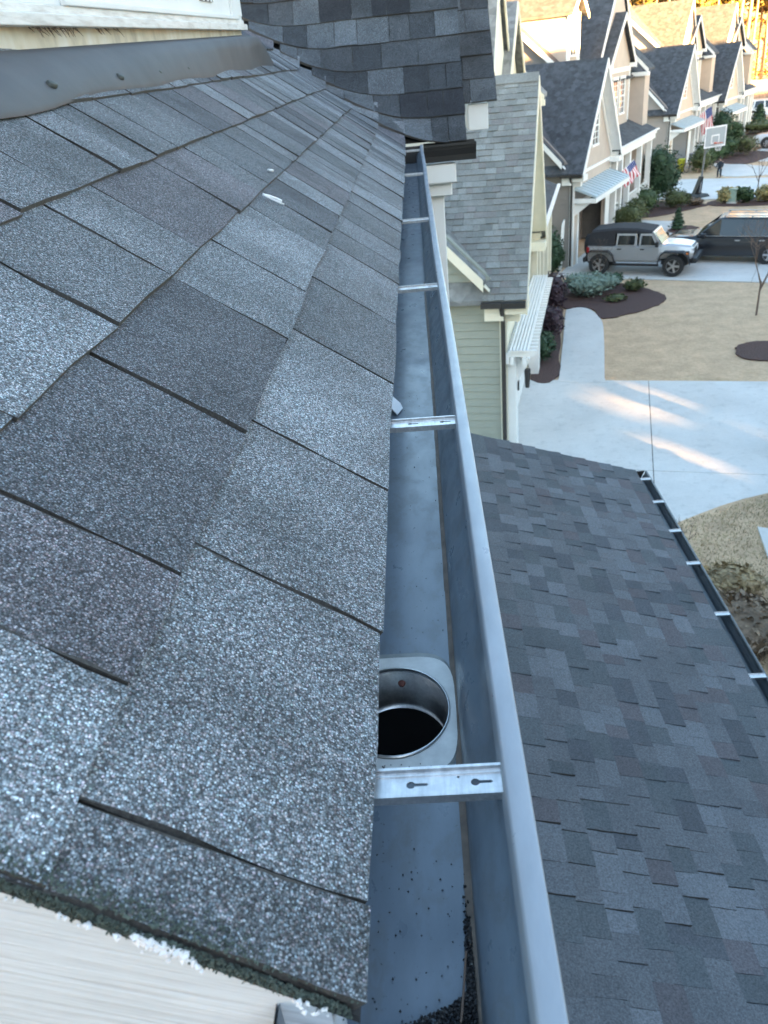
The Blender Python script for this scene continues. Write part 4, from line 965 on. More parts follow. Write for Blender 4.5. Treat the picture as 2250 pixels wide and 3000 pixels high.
    t.build('rake_board', trim, root)
    bw_ = MB(); bw_.prism([(-.85, bc - 2.35, 4.6), (-.85, bc + 2.35, 4.6), (-.85, bc + 2.35, 7.5), (-.85, bc, 9.4), (-.85, bc - 2.35, 7.5)], (-.5, 0, 0)); bw_.prism([(gx - .1, gc - gh + .3, ga - gs * gh - .1), (gx - .1, gc + gh - .3, ga - gs * gh - .1), (gx - .1, gc, ga - .25)], (-.3, 0, 0)); bw_.box(-2, -.25, rb_ + .2, rb_ + 1.4, 0, 6.8)
    bw_.build('bay_wall', front, root)
    t = MB(); t.box(bx_ - .3, bx_ + .03, bc - bh, bc - bh + .5, 7.14, 7.34); t.box(bx_ - .3, bx_ + .03, bc + bh - .5, bc + bh, 7.14, 7.34); t.box(-.846, -.8, bc - 2.35, bc + 2.35, 7.0, 7.2); t.box(-.846, -.81, bc - 2.36, bc - 2.2, 4.7, 7.0); t.box(-.846, -.81, bc + 2.2, bc + 2.36, 4.7, 7.0); t.build('bay_trim', trim, root)
    for y in (bc - .75, bc + .75): window(root, (-.846, y, 5.15), .95, 1.55, 'x', trim)
    if dorm:
        dwl = MB(); dwl.box(-5, dx, dc - 1.0, dc + 1.0, 7.4, 9.6); dwl.prism([(dx, dc - 1.0, 9.6), (dx, dc + 1.0, 9.6), (dx, dc, 10.3)], (-3, 0, 0)); dwl.build('dormer_wall', front, root)
        dtr = MB(); dtr.box(dx + .003, dx + .05, dc - 1.0, dc - .55, 7.6, 9.6); dtr.box(dx + .003, dx + .05, dc + .55, dc + 1.0, 7.6, 9.6); dtr.box(dx + .003, dx + .06, dc - 1.0, dc + 1.0, 9.5, 9.62); dtr.build('dormer_trim', trim, root)
        window(root, (dx + .006, dc, 8.0), .9, 1.4, 'x', trim)
    # --- porch
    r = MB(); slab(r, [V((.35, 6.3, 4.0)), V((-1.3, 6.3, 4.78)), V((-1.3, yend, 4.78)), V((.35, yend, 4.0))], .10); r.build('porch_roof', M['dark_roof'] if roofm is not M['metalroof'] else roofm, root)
    t = MB(); t.box(-.1, .30, 6.3, yend - .1, 3.55, 3.88); t.box(.30, .34, 6.3, yend, 3.78, 3.92); t.box(-1.2, .30, yend - .2, yend - .1, 3.55, 3.88); t.build('porch_beam', trim, root)
    t = MB(); t.prism([(.36, yend + .05, 3.9), (.47, yend + .05, 3.96), (.47, yend + .05, 4.02), (.36, yend + .05, 4.02)], (0, 6.3 - yend, 0)); t.build('gutter', M['white'], root)
    t = MB(); t.box(-1.2, .25, 6.25, yend - .2, 0, .55); t.build('porch_floor', M['shutter'], root)
    for y in (6.75, 7.9, 9.6, (9.6 + yend) / 2 - .2, yend - .5): MB().box(-.06, .20, y - .13, y + .13, .55, 3.55).build('column', trim, root)
    for y0, y1 in ((6.9, 7.75), (9.75, (9.6 + yend) / 2 - .35), ((9.6 + yend) / 2 - .05, yend - .65)):
        rl = MB(); rl.box(.04, .1, y0, y1, 1.35, 1.41); rl.box(.04, .1, y0, y1, .68, .73); yy = y0 + .08
        while yy < y1: rl.box(.055, .085, yy, yy + .03, .73, 1.35); yy += .13
        rl.build('railing', trim, root)
    for y in (7.3, 10.6): window(root, (-1.19, y, 1.3), .9, 1.7, 'x', trim)
    dr = MB(); dr.box(-1.195, -1.14, 8.3, 9.3, .56, 2.7); dr.build('front_door', M['gutter_dark'], root)
    return root
neighbour('green_house', 'sage green house next door with white pergola over its garage', (1.69, 16.7), 12, M['green_siding'], M['cream'], M['cream'], M['grey_roof'], 'pergola', shingled=True, bc=10.0, gc=7.0, dorm=False, yend=14.5)
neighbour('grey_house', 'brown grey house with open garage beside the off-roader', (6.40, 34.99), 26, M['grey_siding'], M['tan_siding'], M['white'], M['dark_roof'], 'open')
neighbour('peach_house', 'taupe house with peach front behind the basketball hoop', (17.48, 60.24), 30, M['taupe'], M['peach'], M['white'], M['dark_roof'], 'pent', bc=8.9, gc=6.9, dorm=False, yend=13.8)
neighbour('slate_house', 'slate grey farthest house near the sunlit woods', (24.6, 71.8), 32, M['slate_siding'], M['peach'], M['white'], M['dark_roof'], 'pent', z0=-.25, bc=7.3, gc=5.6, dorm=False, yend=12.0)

# ------------------------------------------------------------------ vehicles
def wheel(parent, x, y, r, w, side, spokes=5):
    t = MB(); t.lathe((x, y - w / 2, r), (0, 1, 0), [(r * .62, .0), (r * .93, .0), (r, w * .15), (r, w * .85), (r * .93, w), (r * .62, w)], 22)
    wh = t.build('wheel', M['tyre'], parent, smooth=False)
    ri = MB(); yo = y - w / 2 * side * -1 * 0
    for s_ in (side,):
        yf = y + s_ * (w / 2 - .02)
        ri.lathe((x, yf, r), (0, s_, 0), [(r * .66, -.06), (r * .66, .012), (r * .60, .014), (r * .58, -.05)], 20)
        ri.lathe((x, yf, r), (0, s_, 0), [(.0001, .008), (r * .17, .006), (r * .2, -.03)], 12)
        for k in range(spokes):
            a = 6.283 * k / spokes; d = Vector((math.cos(a), 0, math.sin(a))); q = Vector((-d.z, 0, d.x)) * r * .085; c = Vector((x, yf, r))
            p0 = c + d * r * .1; p1 = c + d * r * .62; oy = Vector((0, s_ * .006, 0)); iy = Vector((0, -s_ * .03, 0))
            ri.hexa([p0 - q + iy, p1 - q * 1.2 + iy, p1 + q * 1.2 + iy, p0 + q + iy, p0 - q + oy, p1 - q * 1.2 + oy, p1 + q * 1.2 + oy, p0 + q + oy])
    ri.build('rim', M['rim'], wh)
    dk = MB(); dk.lathe((x, y + side * (w / 2 - .085), r), (0, side, 0), [(.0001, 0), (r * .6, 0)], 18); dk.build('spoke_shade_disc', M['black'], wh)  # black disc stands in for the shade behind the spokes
    return wh
def loft(mb, secs, cap=True):
    # secs: list of rings (equal length lists of points)
    n = len(secs[0]); o = len(mb.v)
    for s in secs: mb.v += [tuple(p) for p in s]
    for i in range(len(secs) - 1):
        for k in range(n): mb.f.append((o + i * n + k, o + i * n + (k + 1) % n, o + (i + 1) * n + (k + 1) % n, o + (i + 1) * n + k)); mb.m.append(0)
    if cap:
        mb.f.append(tuple(o + k for k in range(n - 1, -1, -1))); mb.m.append(0); mb.f.append(tuple(o + (len(secs) - 1) * n + k for k in range(n))); mb.m.append(0)
def ring(x, zb, zt, wb, wt, r=.08):
    # rounded body cross-section at x
    return [(x, -wb + r, zb), (x, wb - r, zb), (x, wb, zb + r), (x, wb + .01, (zb + zt) * .5), (x, wt + .0, zt - r), (x, wt - r * 1.3, zt), (x, -wt + r * 1.3, zt), (x, -wt, zt - r), (x, -wb - .01, (zb + zt) * .5), (x, -wb, zb + r)]
def suv(name, label, loc, rz, paint, group=None, L=4.95, wb=2.95):
    root = empty(name, (loc[0], loc[1], .035), rz); tag(root, label, 'car', group)
    hx_, W = L / 2, .96
    b = MB()
    loft(b, [ring(-hx_, .45, .95, .80, .78), ring(-hx_ + .08, .32, 1.02, .90, .86), ring(-hx_ + .5, .30, 1.06, W, .92), ring(-.6, .28, 1.08, W, .93), ring(.85, .28, 1.08, W, .92), ring(1.3, .28, 1.06, W, .88), ring(hx_ - .35, .30, .98, .93, .82), ring(hx_ - .06, .34, .86, .84, .72), ring(hx_, .42, .74, .74, .62)])
    b.build('body', paint, root, smooth=True).modifiers.new('es', 'EDGE_SPLIT').split_angle = rad(35)
    gh = MB()
    def gr_(x, zt, wt, wb_=.90, zb=1.06): return [(x, -wb_, zb), (x, wb_, zb), (x, wt, zt), (x, -wt, zt)]
    loft(gh, [gr_(-hx_ + .18, 1.08, .86), gr_(-hx_ + .5, 1.66, .70), gr_(.35, 1.70, .70), gr_(1.25, 1.08, .84)])
    gh.build('window', M['glass'], root)
    rf = MB(); loft(rf, [[(x, -w, z), (x, w, z), (x, w * .9, z + .05), (x, -w * .9, z + .05)] for x, w, z in ((-hx_ + .38, .68, 1.64), (-hx_ + .6, .73, 1.69), (.2, .73, 1.71), (.48, .68, 1.66))]); rf.build('roof', paint, root)
    for s in (-1, 1):
        for x0, x1, sh in ((.38, .48, .78), (-.62, -.5, .06), (-1.55, -1.42, -.1), (-hx_ + .3, -hx_ + .5, -.1)):
            pl = MB(); pl.hexa([(x0 + sh, s * .905, 1.07), (x1 + sh, s * .905, 1.07), (x1 + sh, s * .88, 1.07), (x0 + sh, s * .88, 1.07), (x0, s * .725, 1.69), (x1, s * .725, 1.69), (x1, s * .69, 1.69), (x0, s * .69, 1.69)]); pl.build('pillar', paint, root)
    tr = MB()
    for s in (-1, 1): tr.box(-hx_ + .6, .3, s * .62 - .02, s * .62 + .02, 1.79, 1.82); [tr.box(x, x + .06, s * .62 - .018, s * .62 + .018, 1.74, 1.79) for x in (-hx_ + .65, -.8, .2)]
    tr.build('roof_rail', M['rim'], root)
    tr = MB()
    for s in (-1, 1): tr.box(-hx_ + .3, 1.15, s * .925 - .012, s * .925 + .012, 1.065, 1.085)
    tr.build('chrome_strip', M['rim'], root)
    for s in (-1, 1):
        for x in (-.35, -1.25): MB().box(x - .1, x + .1, s * .965 - .02, s * .965 + .02, .90, .94).build('door_handle', M['rim'], root)
        m = MB(); m.box(.85, 1.05, s * 1.0 - .11, s * 1.0 + .11, 1.05, 1.2); m.build('mirror', paint, root, bevel=.03)
        m = MB(); m.hexa([(hx_ - .42, s * .70, .68), (hx_ - .07, s * .62, .66), (hx_ - .10, s * .80, .66), (hx_ - .42, s * .90, .68), (hx_ - .48, s * .70, .86), (hx_ - .12, s * .62, .8), (hx_ - .14, s * .80, .8), (hx_ - .48, s * .89, .86)]); m.build('headlight', M['lamp'], root)
        m = MB(); m.box(-hx_ - .005, -hx_ + .12, s * .78 - .1, s * .78 + .1, .8, 1.02); m.build('tail_light', M['red'], root)
    for x in (-wb / 2 - .08, wb / 2 - .08):
        for s in (-1, 1):
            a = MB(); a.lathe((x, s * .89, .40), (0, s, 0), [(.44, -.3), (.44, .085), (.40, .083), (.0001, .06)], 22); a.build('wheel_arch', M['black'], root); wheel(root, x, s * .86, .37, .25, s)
    return root
def off_roader(loc, rz):
    root = empty('off_roader', (loc[0], loc[1], .035), rz); tag(root, 'silver four-door off-roader with black soft top and rear spare wheel', 'car')
    b = MB(); W = .78
    loft(b, [ring(-2.0, .55, 1.12, W, W - .02, .06), ring(-1.95, .5, 1.14, W, W, .06), ring(.70, .5, 1.14, W, W, .06), ring(.86, .52, 1.12, W - .02, W - .05, .06)])
    b.build('body', M['silver'], root)
    h = MB(); loft(h, [ring(.86, .62, 1.20, .70, .66, .07), ring(1.5, .62, 1.18, .64, .60, .07), ring(1.98, .62, 1.12, .56, .52, .07), ring(2.05, .66, 1.02, .54, .48, .06)]); h.build('bonnet', M['silver'], root)
    gl = MB(); gl.box(2.03, 2.07, -.5, .5, .66, 1.02); gl.build('grille', M['silver'], root)
    for k in range(7): MB().box(2.07, 2.075, -.33 + k * .1, -.28 + k * .1, .72, .98).build('grille_slot', M['black'], root)
    for s in (-1, 1):
        m = MB(); m.lathe((2.05, s * .43, .88), (1, 0, 0), [(.09, 0), (.09, .03), (.0001, .045)], 14); m.build('headlight', M['lamp'], root)
        m = MB(); m.box(1.86, 1.96, s * .86 - .01, s * .86 + .06 * s if s > 0 else s * .86 + .01, .86, .92); m.build('indicator', M['amber'], root)
        m = MB(); m.box(-2.03, -1.93, s * .76 - .08, s * .76 + .05, .88, 1.08); m.build('tail_light', M['red'], root)
        for xc, nm in ((1.42, 'fender_flare'), (-1.50, 'fender_flare')):
            f = MB(); pts = [(-.62, .52), (-.50, .86), (-.36, .98), (.36, .98), (.52, .84), (.62, .52)]
            for (xa, za), (xb, zb) in zip(pts, pts[1:]): f.hexa([(xc + xa, s * .70, za - .05), (xc + xb, s * .70, zb - .05), (xc + xb, s * .95, zb - .07), (xc + xa, s * .95, za - .07), (xc + xa, s * .70, za), (xc + xb, s * .70, zb), (xc + xb, s * .93, zb - .01), (xc + xa, s * .93, za - .01)])
            f.box(xc - .52, xc + .52, s * .60 - .04, s * .60 + .04, .42, .93); f.build(nm, M['black'], root)
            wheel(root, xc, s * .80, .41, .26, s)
        st_ = MB(); st_.box(-.95, .85, s * .84 - .07, s * .84 + .07, .40, .47); st_.build('side_step', M['black'], root)
        # doors: seams, handles, windows
        for x0, x1 in ((-.88, -.02), (.02, .82)):
            dd = MB(); dd.box(x0, x1, s * (W + .004), s * (W + .016), .58, 1.10); d_ = dd.build('door', M['silver'], root, bevel=.01)
            MB().box(x0 + .08, x0 + .24, s * (W + .018), s * (W + .04), 1.0, 1.04).build('door_handle', M['black'], d_)
            fr = MB(); fr.hexa([(x0 + .02, s * .775, 1.14), (x1 - .02, s * .775, 1.14), (x1 - .02, s * .73, 1.14), (x0 + .02, s * .73, 1.14), (x0 + .04, s * .70, 1.60), (x1 - (.30 if x1 > .5 else .04), s * .70, 1.60), (x1 - (.30 if x1 > .5 else .04), s * .66, 1.60), (x0 + .04, s * .66, 1.60)]); frm = fr.build('window_frame', M['silver'], d_)
            pa = MB(); pa.hexa([(x0 + .09, s * .785, 1.18), (x1 - .12, s * .785, 1.18), (x1 - .12, s * .75, 1.18), (x0 + .09, s * .75, 1.18), (x0 + .11, s * .722, 1.53), (x1 - (.32 if x1 > .5 else .11), s * .722, 1.53), (x1 - (.32 if x1 > .5 else .11), s * .69, 1.53), (x0 + .11, s * .69, 1.53)]); pa.build('window', M['glass'], d_)
        mr = MB(); mr.box(.72, .84, s * .96 - .11, s * .96 + .11, 1.16, 1.36); mr.build('mirror', M['black'], root, bevel=.02)
    tp = MB()
    def tr_(x, zb, zt, wb_, wt): return [(x, -wb_, zb), (x, wb_, zb), (x, wt, zt - .07), (x, wt - .08, zt), (x, -wt + .08, zt), (x, -wt, zt - .07)]
    loft(tp, [tr_(-2.02, 1.14, 1.22, .77, .75), tr_(-1.88, 1.14, 1.70, .77, .68), tr_(-.92, 1.14, 1.80, .77, .68)]); loft(tp, [tr_(-.92, 1.60, 1.80, .70, .68), tr_(-.1, 1.60, 1.79, .70, .68), tr_(.50, 1.58, 1.70, .69, .66)])
    tp.build('soft_top', plain('black_canvas', (.022, .022, .026), .85, 0, .2, 8), root)
    ws = MB(); ws.hexa([(.84, -.70, 1.16), (.90, -.70, 1.16), (.90, .70, 1.16), (.84, .70, 1.16), (.50, -.65, 1.66), (.56, -.65, 1.66), (.56, .65, 1.66), (.50, .65, 1.66)]); wf = ws.build('windscreen_frame', M['silver'], root)
    wg = MB(); wg.hexa([(.895, -.63, 1.20), (.91, -.63, 1.20), (.91, .63, 1.20), (.895, .63, 1.20), (.58, -.58, 1.62), (.595, -.58, 1.62), (.595, .58, 1.62), (.58, .58, 1.62)]); wg.build('windscreen', M['glass'], wf)
    bp = MB(); bp.box(2.08, 2.26, -.80, .80, .52, .72); bp.build('front_bumper', M['black'], root, bevel=.04); bp = MB(); bp.box(-2.2, -2.0, -.76, .76, .48, .66); bp.build('rear_bumper', M['black'], root, bevel=.03)
    sp = MB(); sp.lathe((-2.02, .05, 1.02), (-1, 0, 0), [(.12, 0), (.36, .0), (.41, .05), (.41, .22), (.36, .26), (.0001, .24)], 22); sp.build('spare_wheel', M['tyre'], root)
    return root
RZ2 = -rad(27)
off_roader((8.92, 33.35), RZ2)
suv('dark_suv', 'dark blue SUV nosed in beyond the off-roader', (12.75, 34.15), RZ2 + math.pi, M['navy'], L=5.1, wb=3.0)
suv('parked_car', 'white car seen inside the open garage', (3.9, 37.9), -rad(26), M['carwhite'])
suv('white_suv', 'white SUV far down the street near the woods', (37.6, 94.4), -rad(20), M['carwhite'])
suv('silver_suv', 'pale silver car cut by the right edge on the far drive', (29.2, 68.9), -rad(30) + math.pi, car_paint('pale_silver', (.6, .66, .7), .2))

# ------------------------------------------------------------------ street things
bh = empty('basketball_hoop', (16.45, 49.6, .035), -rad(62)); tag(bh, 'portable basketball hoop with white outlined backboard on a drive', 'basketball hoop')
m = MB(); m.hexa([(-.75, -.42, 0), (.35, -.42, 0), (.35, .42, 0), (-.75, .42, 0), (-.65, -.32, .16), (.25, -.32, .16), (.25, .32, .16), (-.65, .32, .16)]); m.build('base', M['black'], bh, bevel=.02)
m = MB(); m.prism([(-.45, -.25, .14), (-.45, .25, .14), (-.20, .06, 1.1), (-.20, -.06, 1.1)], (.25, 0, 0)); m.build('pole_shroud', M['black'], bh)
m = MB(); m.tube((-.1, 0, .2), (.05, 0, 2.9), .05, .05, 8); m.tube((.05, 0, 2.3), (.62, 0, 3.0), .03, .03, 6); m.tube((.05, 0, 2.9), (.62, 0, 3.4), .03, .03, 6); m.build('pole', M['polegrey'], bh)
m = MB(); m.box(.62, .65, -.78, .78, 2.70, 3.72); bbd = m.build('backboard', M['clear'], bh)
m = MB()
for a in ((-.80, .80, 2.67, 2.75), (-.80, .80, 3.67, 3.75), (-.80, -.72, 2.75, 3.67), (.72, .80, 2.75, 3.67), (-.30, .30, 3.25, 3.31), (-.30, .30, 2.86, 2.91), (-.30, -.24, 2.91, 3.25), (.24, .30, 2.91, 3.25)): m.box(.655, .668, *a)
m.build('backboard_line', M['flagwhite'], bbd)
m = MB(); m.v = []; 
for k in range(16): a0, a1 = 6.283 * k / 16, 6.283 * (k + 1) / 16; m.tube((.93 + .23 * math.cos(a0), .23 * math.sin(a0), 2.9), (.93 + .23 * math.cos(a1), .23 * math.sin(a1), 2.9), .014, n=5)
m.box(.655, .72, -.08, .08, 2.84, 2.92); rm = m.build('rim', M['orange'], bh)
m = MB()
for k in range(12):
    a = 6.283 * k / 12
    for sg in (-1, 1): m.tube((.93 + .22 * math.cos(a), .22 * math.sin(a), 2.89), (.93 + .12 * math.cos(a + sg * .5), .12 * math.sin(a + sg * .5), 2.5), .006, n=4)
m.build('net', M['flagwhite'], rm)

# child on the drive: one skinned body, clothes as children
def child(loc, rz):
    root = empty('person', (loc[0], loc[1], .035), rz); tag(root, 'child in dark clothes standing on the drive beyond the hoop', 'person')
    J = {'pel': (0, 0, .62), 'ch': (0, .01, .90), 'nk': (0, .01, 1.00), 'hd': (0, .03, 1.10), 'tp': (0, .02, 1.19), 'hl': (-.075, 0, .58), 'kl': (-.09, .03, .32), 'al': (-.09, -.01, .06), 'tl': (-.10, .10, .03), 'hr': (.075, 0, .58), 'kr': (.10, .05, .33), 'ar': (.11, -.03, .06), 'tr': (.12, .08, .03),
         'sl': (-.14, 0, .93), 'el': (-.19, .02, .74), 'wl': (-.17, .13, .62), 'sr': (.14, 0, .93), 'er': (.20, -.02, .75), 'wr': (.20, .08, .60)}
    rr = {'pel': .095, 'ch': .10, 'nk': .04, 'hd': .075, 'tp': .06, 'hl': .062, 'kl': .045, 'al': .034, 'tl': .028, 'hr': .062, 'kr': .045, 'ar': .034, 'tr': .028, 'sl': .045, 'el': .033, 'wl': .022, 'sr': .045, 'er': .033, 'wr': .022}
    E_ = [('pel', 'ch'), ('ch', 'nk'), ('nk', 'hd'), ('hd', 'tp'), ('pel', 'hl'), ('hl', 'kl'), ('kl', 'al'), ('al', 'tl'), ('pel', 'hr'), ('hr', 'kr'), ('kr', 'ar'), ('ar', 'tr'), ('ch', 'sl'), ('sl', 'el'), ('el', 'wl'), ('ch', 'sr'), ('sr', 'er'), ('er', 'wr')]
    for s, w_ in ((-1, 'wl'), (1, 'wr')):
        bx, by, bz = J[w_]
        for i, (dx_, ln) in enumerate(((-.018, .05), (-.006, .058), (.006, .055), (.017, .045))):
            k = w_ + 'f%d' % i; J[k] = (bx + dx_, by + .012, bz - .05); J[k + 't'] = (bx + dx_, by + .03, bz - .05 - ln * .7); rr[k] = .009; rr[k + 't'] = .007; E_ += [(w_, k), (k, k + 't')]
        k = w_ + 'th'; J[k] = (bx - s * .03, by + .03, bz - .03); rr[k] = .009; E_.append((w_, k))
    ks = list(J); me = bpy.data.meshes.new('body'); me.from_pydata([J[k] for k in ks], [(ks.index(a), ks.index(b)) for a, b in E_], []); me.materials.append(M['skin'])
    me.materials.append(M['navycloth'])
    o = bpy.data.objects.new('body', me); COL.objects.link(o); o.parent = root
    sm = o.modifiers.new('skin', 'SKIN'); ssub = o.modifiers.new('sub', 'SUBSURF'); ssub.levels = 1; ssub.render_levels = 1
    for i, k in enumerate(ks): me.skin_vertices[0].data[i].radius = (rr[k], rr[k])
    me.skin_vertices[0].data[0].use_root = True
    hd = MB(); hd.lathe((0, .01, 1.14), (0, 0, 1), [(.088, -.03), (.092, .02), (.075, .065), (.04, .09), (.0001, .098)], 12); hd.build('hair', M['hair'], root, smooth=True)
    fc = MB(); fc.tube((0, .10, 1.12), (0, .125, 1.10), .012, .014, 6); [fc.tube((s * .03, .085, 1.135), (s * .03, .10, 1.135), .011, .008, 6) for s in (-1, 1)]; fc.build('face', M['skin'], root)
    sh = MB(); loft(sh, [[(c + rx * math.cos(a), .01 + ry * math.sin(a), z) for a in [6.283 * i / 14 for i in range(14)]] for c, rx, ry, z in ((0, .125, .115, .55), (0, .125, .115, .75), (0, .15, .12, .90), (0, .11, .09, .98), (0, .06, .06, 1.01))])
    for s, a, b, c in ((-1, 'sl', 'el', 'wl'), (1, 'sr', 'er', 'wr')): sh.tube(J[a], J[b], .056, .046, 10); sh.tube(J[b], J[c], .045, .036, 10)
    sh.build('jacket', M['navycloth'], root, smooth=True)
    tr = MB()
    for a, b, c in (('hl', 'kl', 'al'), ('hr', 'kr', 'ar')): tr.tube(J[a], J[b], .078, .058, 10); tr.tube(J[b], J[c], .056, .046, 10)
    tr.build('trousers', M['navycloth'], root, smooth=True)
    so = MB()
    for a in ('al', 'ar'): x, y, z = J[a]; so.hexa([(x - .04, y - .05, 0), (x + .04, y - .05, 0), (x + .035, y + .15, 0), (x - .035, y + .15, 0), (x - .035, y - .04, .07), (x + .035, y - .04, .07), (x + .025, y + .13, .04), (x - .025, y + .13, .04)])
    so.build('shoe', M['black'], root)
child((19.75, 56.3), rad(140))

def flag(name, label, base, d, droop, L=1.5, seed=0):
    root = empty(name, base); tag(root, label, 'flag')
    d = Vector(d).normalized(); tip = d * L
    m = MB(); m.tube((0, 0, 0), tip, .014, n=6); m.build('pole', M['white'], root)
    hang = Vector(droop); n = 13
    cl = [MB(), MB(), MB()]
    for r_ in range(n):
        for c in range(14):
            def P(i, j):
                u = .36 + .64 * (1 - i / n) if False else 1 - .62 * i / n; w = j / 14
                p = d * (L * u) + hang * w; k = .05 * math.sin(w * 7 + i * .9) * w
                return p + Vector((k, -k * .6, .0)) + Vector((0, 0, -.12 * w * w))
            q = [P(r_, c), P(r_, c + 1), P(r_ + 1, c + 1), P(r_ + 1, c)]
            # canton sits at the pole-tip corner
            mi = 2 if (r_ < 7 and c < 6) else (0 if r_ % 2 == 0 else 1)
            cl[mi].add(q, [(0, 1, 2, 3)])
    cl[0].build('stripe', M['flagred'], root); cl[1].build('stripe', M['flagwhite'], root); cn = cl[2].build('canton', M['flagblue'], root)
    st = MB(); rnd = random.Random(seed)
    for i in range(5):
        for j in range(5):
            u = 1 - .62 * (i + .9) / n * 1.3; w = (j + .7) / 14 * 1.15; p = d * (L * u) + hang * w + Vector((.012, -.012, -.12 * w * w)); s_ = .016
            st.add([p + Vector((0, 0, s_)), p + Vector((s_, 0, 0)), p - Vector((0, 0, s_)), p - Vector((s_, 0, 0))], [(0, 1, 2, 3)])
    st.build('star', M['flagwhite'], cn)
    return root
def hpt(C, th, x, y, z):
    t = rad(th); return (C[0] + math.cos(t) * x + math.sin(t) * y, C[1] - math.sin(t) * x + math.cos(t) * y, z)
flag('porch_flag', 'striped flag angled out from a white column of the grey house', hpt((6.40, 34.99), 26, .06, 6.3, 2.55), (.75, .35, .55), (.30, -.1, -.55), 1.5, 1)
flag('porch_flag', 'drooping striped flag on the garage pier of the peach house', hpt((17.48, 60.24), 30, .1, 6.2, 2.9), (.7, -.2, .5), (.25, -.2, -1.35), 1.4, 2)
m = MB(); m.hexa([(0, 0, 0), (.06, .03, 0), (.62, 1.0, 0), (.56, 1.03, 0), (.12, -.02, 2.05), (.18, .01, 2.05), (.70, .96, 2.05), (.64, .99, 2.05)])
lb = m.build('leaning_board', M['white'], bevel=.01); lb.location = (5.62, 33.75, .0); lb.rotation_euler = (0, 0, rad(14)); tag(lb, 'plain white board leaning on the grey house corner', 'board')
ub = empty('utility_box', (17.25, 46.7, .04), -rad(30)); tag(ub, 'pale green utility box standing among the grass clumps', 'utility box')
m = MB(); m.box(-.25, .25, -.25, .25, 0, .08); m.build('pad', M['concrete'], ub); m = MB(); m.hexa([(-.2, -.2, .08), (.2, -.2, .08), (.2, .2, .08), (-.2, .2, .08), (-.19, -.19, .72), (.19, -.19, .66), (.19, .19, .66), (-.19, .19, .72)]); m.build('cabinet', M['util'], ub, bevel=.02); m = MB(); m.box(-.22, .22, -.22, .22, .70, .75); m.build('lid', M['util'], ub)
bn = empty('yellow_bin', hpt((17.48, 60.24), 30, .7, 1.0, .035), 0); tag(bn, 'small yellow tub by the open bay of the peach house', 'tub')
m = MB(); m.lathe((0, 0, 0), (0, 0, 1), [(.001, 0), (.20, 0), (.27, .75), (.29, .78), (.25, .74), (.20, .05)], 16); m.build('tub', M['yellow'], bn, smooth=True); m = MB(); m.lathe((0, 0, .76), (0, 0, 1), [(.30, 0), (.30, .04), (.001, .07)], 16); m.build('lid', M['yellow'], bn)
bk = empty('bicycle', hpt((17.48, 60.24), 30, 1.5, .6, .035), rad(35)); tag(bk, 'dark bicycle standing in front of the yellow tub', 'bicycle')
for x in (-.5, .5):
    m = MB()
    for k in range(18): a0, a1 = 6.283 * k / 18, 6.283 * (k + 1) / 18; m.tube((x + .31 * math.cos(a0), 0, .33 + .31 * math.sin(a0)), (x + .31 * math.cos(a1), 0, .33 + .31 * math.sin(a1)), .022, n=5)
    wh = m.build('wheel', M['tyre'], bk); m = MB(); [m.tube((x, 0, .33), (x + .3 * math.cos(k * .785), 0, .33 + .3 * math.sin(k * .785)), .004, n=3) for k in range(8)]; m.build('spoke', M['rim'], wh)
m = MB(); m.path([(-.5, 0, .33), (-.12, 0, .30), (.36, 0, .78), (-.22, 0, .82), (-.12, 0, .30)], .018, 6); m.path([(-.5, 0, .33), (-.22, 0, .82)], .014, 6); m.path([(.5, 0, .33), (.36, 0, .78), (.33, 0, .95)], .016, 6); m.build('frame', M['rim'], bk)
m = MB(); m.box(-.36, -.1, -.06, .06, .88, .93); m.build('saddle', M['black'], bk, bevel=.02); m = MB(); m.tube((.33, -.26, .98), (.33, .26, .98), .016, n=6); m.build('handlebar', M['black'], bk)

# ------------------------------------------------------------------ far fence and sunlit woods
fc = empty('board_fence', (48, 118, 0), 0); tag(fc, 'long brown board fence at the foot of the woods', 'fence')
fp0, fp1 = Vector((30, 128, 0)), Vector((90, 112, 0)); fd = (fp1 - fp0); fl_ = fd.length; fd.normalize()
bds = MB(); offc = Vector((48, 118, 0)); rnd = random.Random(6)
for k in range(150):
    p = fp0 + fd * (k * .4); h_ = 2.3 + rnd.uniform(-.04, .04); q = p + fd * .375; n_ = Vector((fd.y, -fd.x, 0)) * .03
    MB().hexa([p - n_, q - n_, q + n_, p + n_, p - n_ + Vector((0, 0, h_)), q - n_ + Vector((0, 0, h_)), q + n_ + Vector((0, 0, h_)), p + n_ + Vector((0, 0, h_))]).build('fence_board', M['fence'], fc, offc)
for k in range(25): p = fp0 + fd * (k * 2.4) + Vector((fd.y, -fd.x, 0)) * -.1; MB().tube(p, p + Vector((0, 0, 2.45)), .08, n=6).build('fence_post', M['fence'], fc, offc)
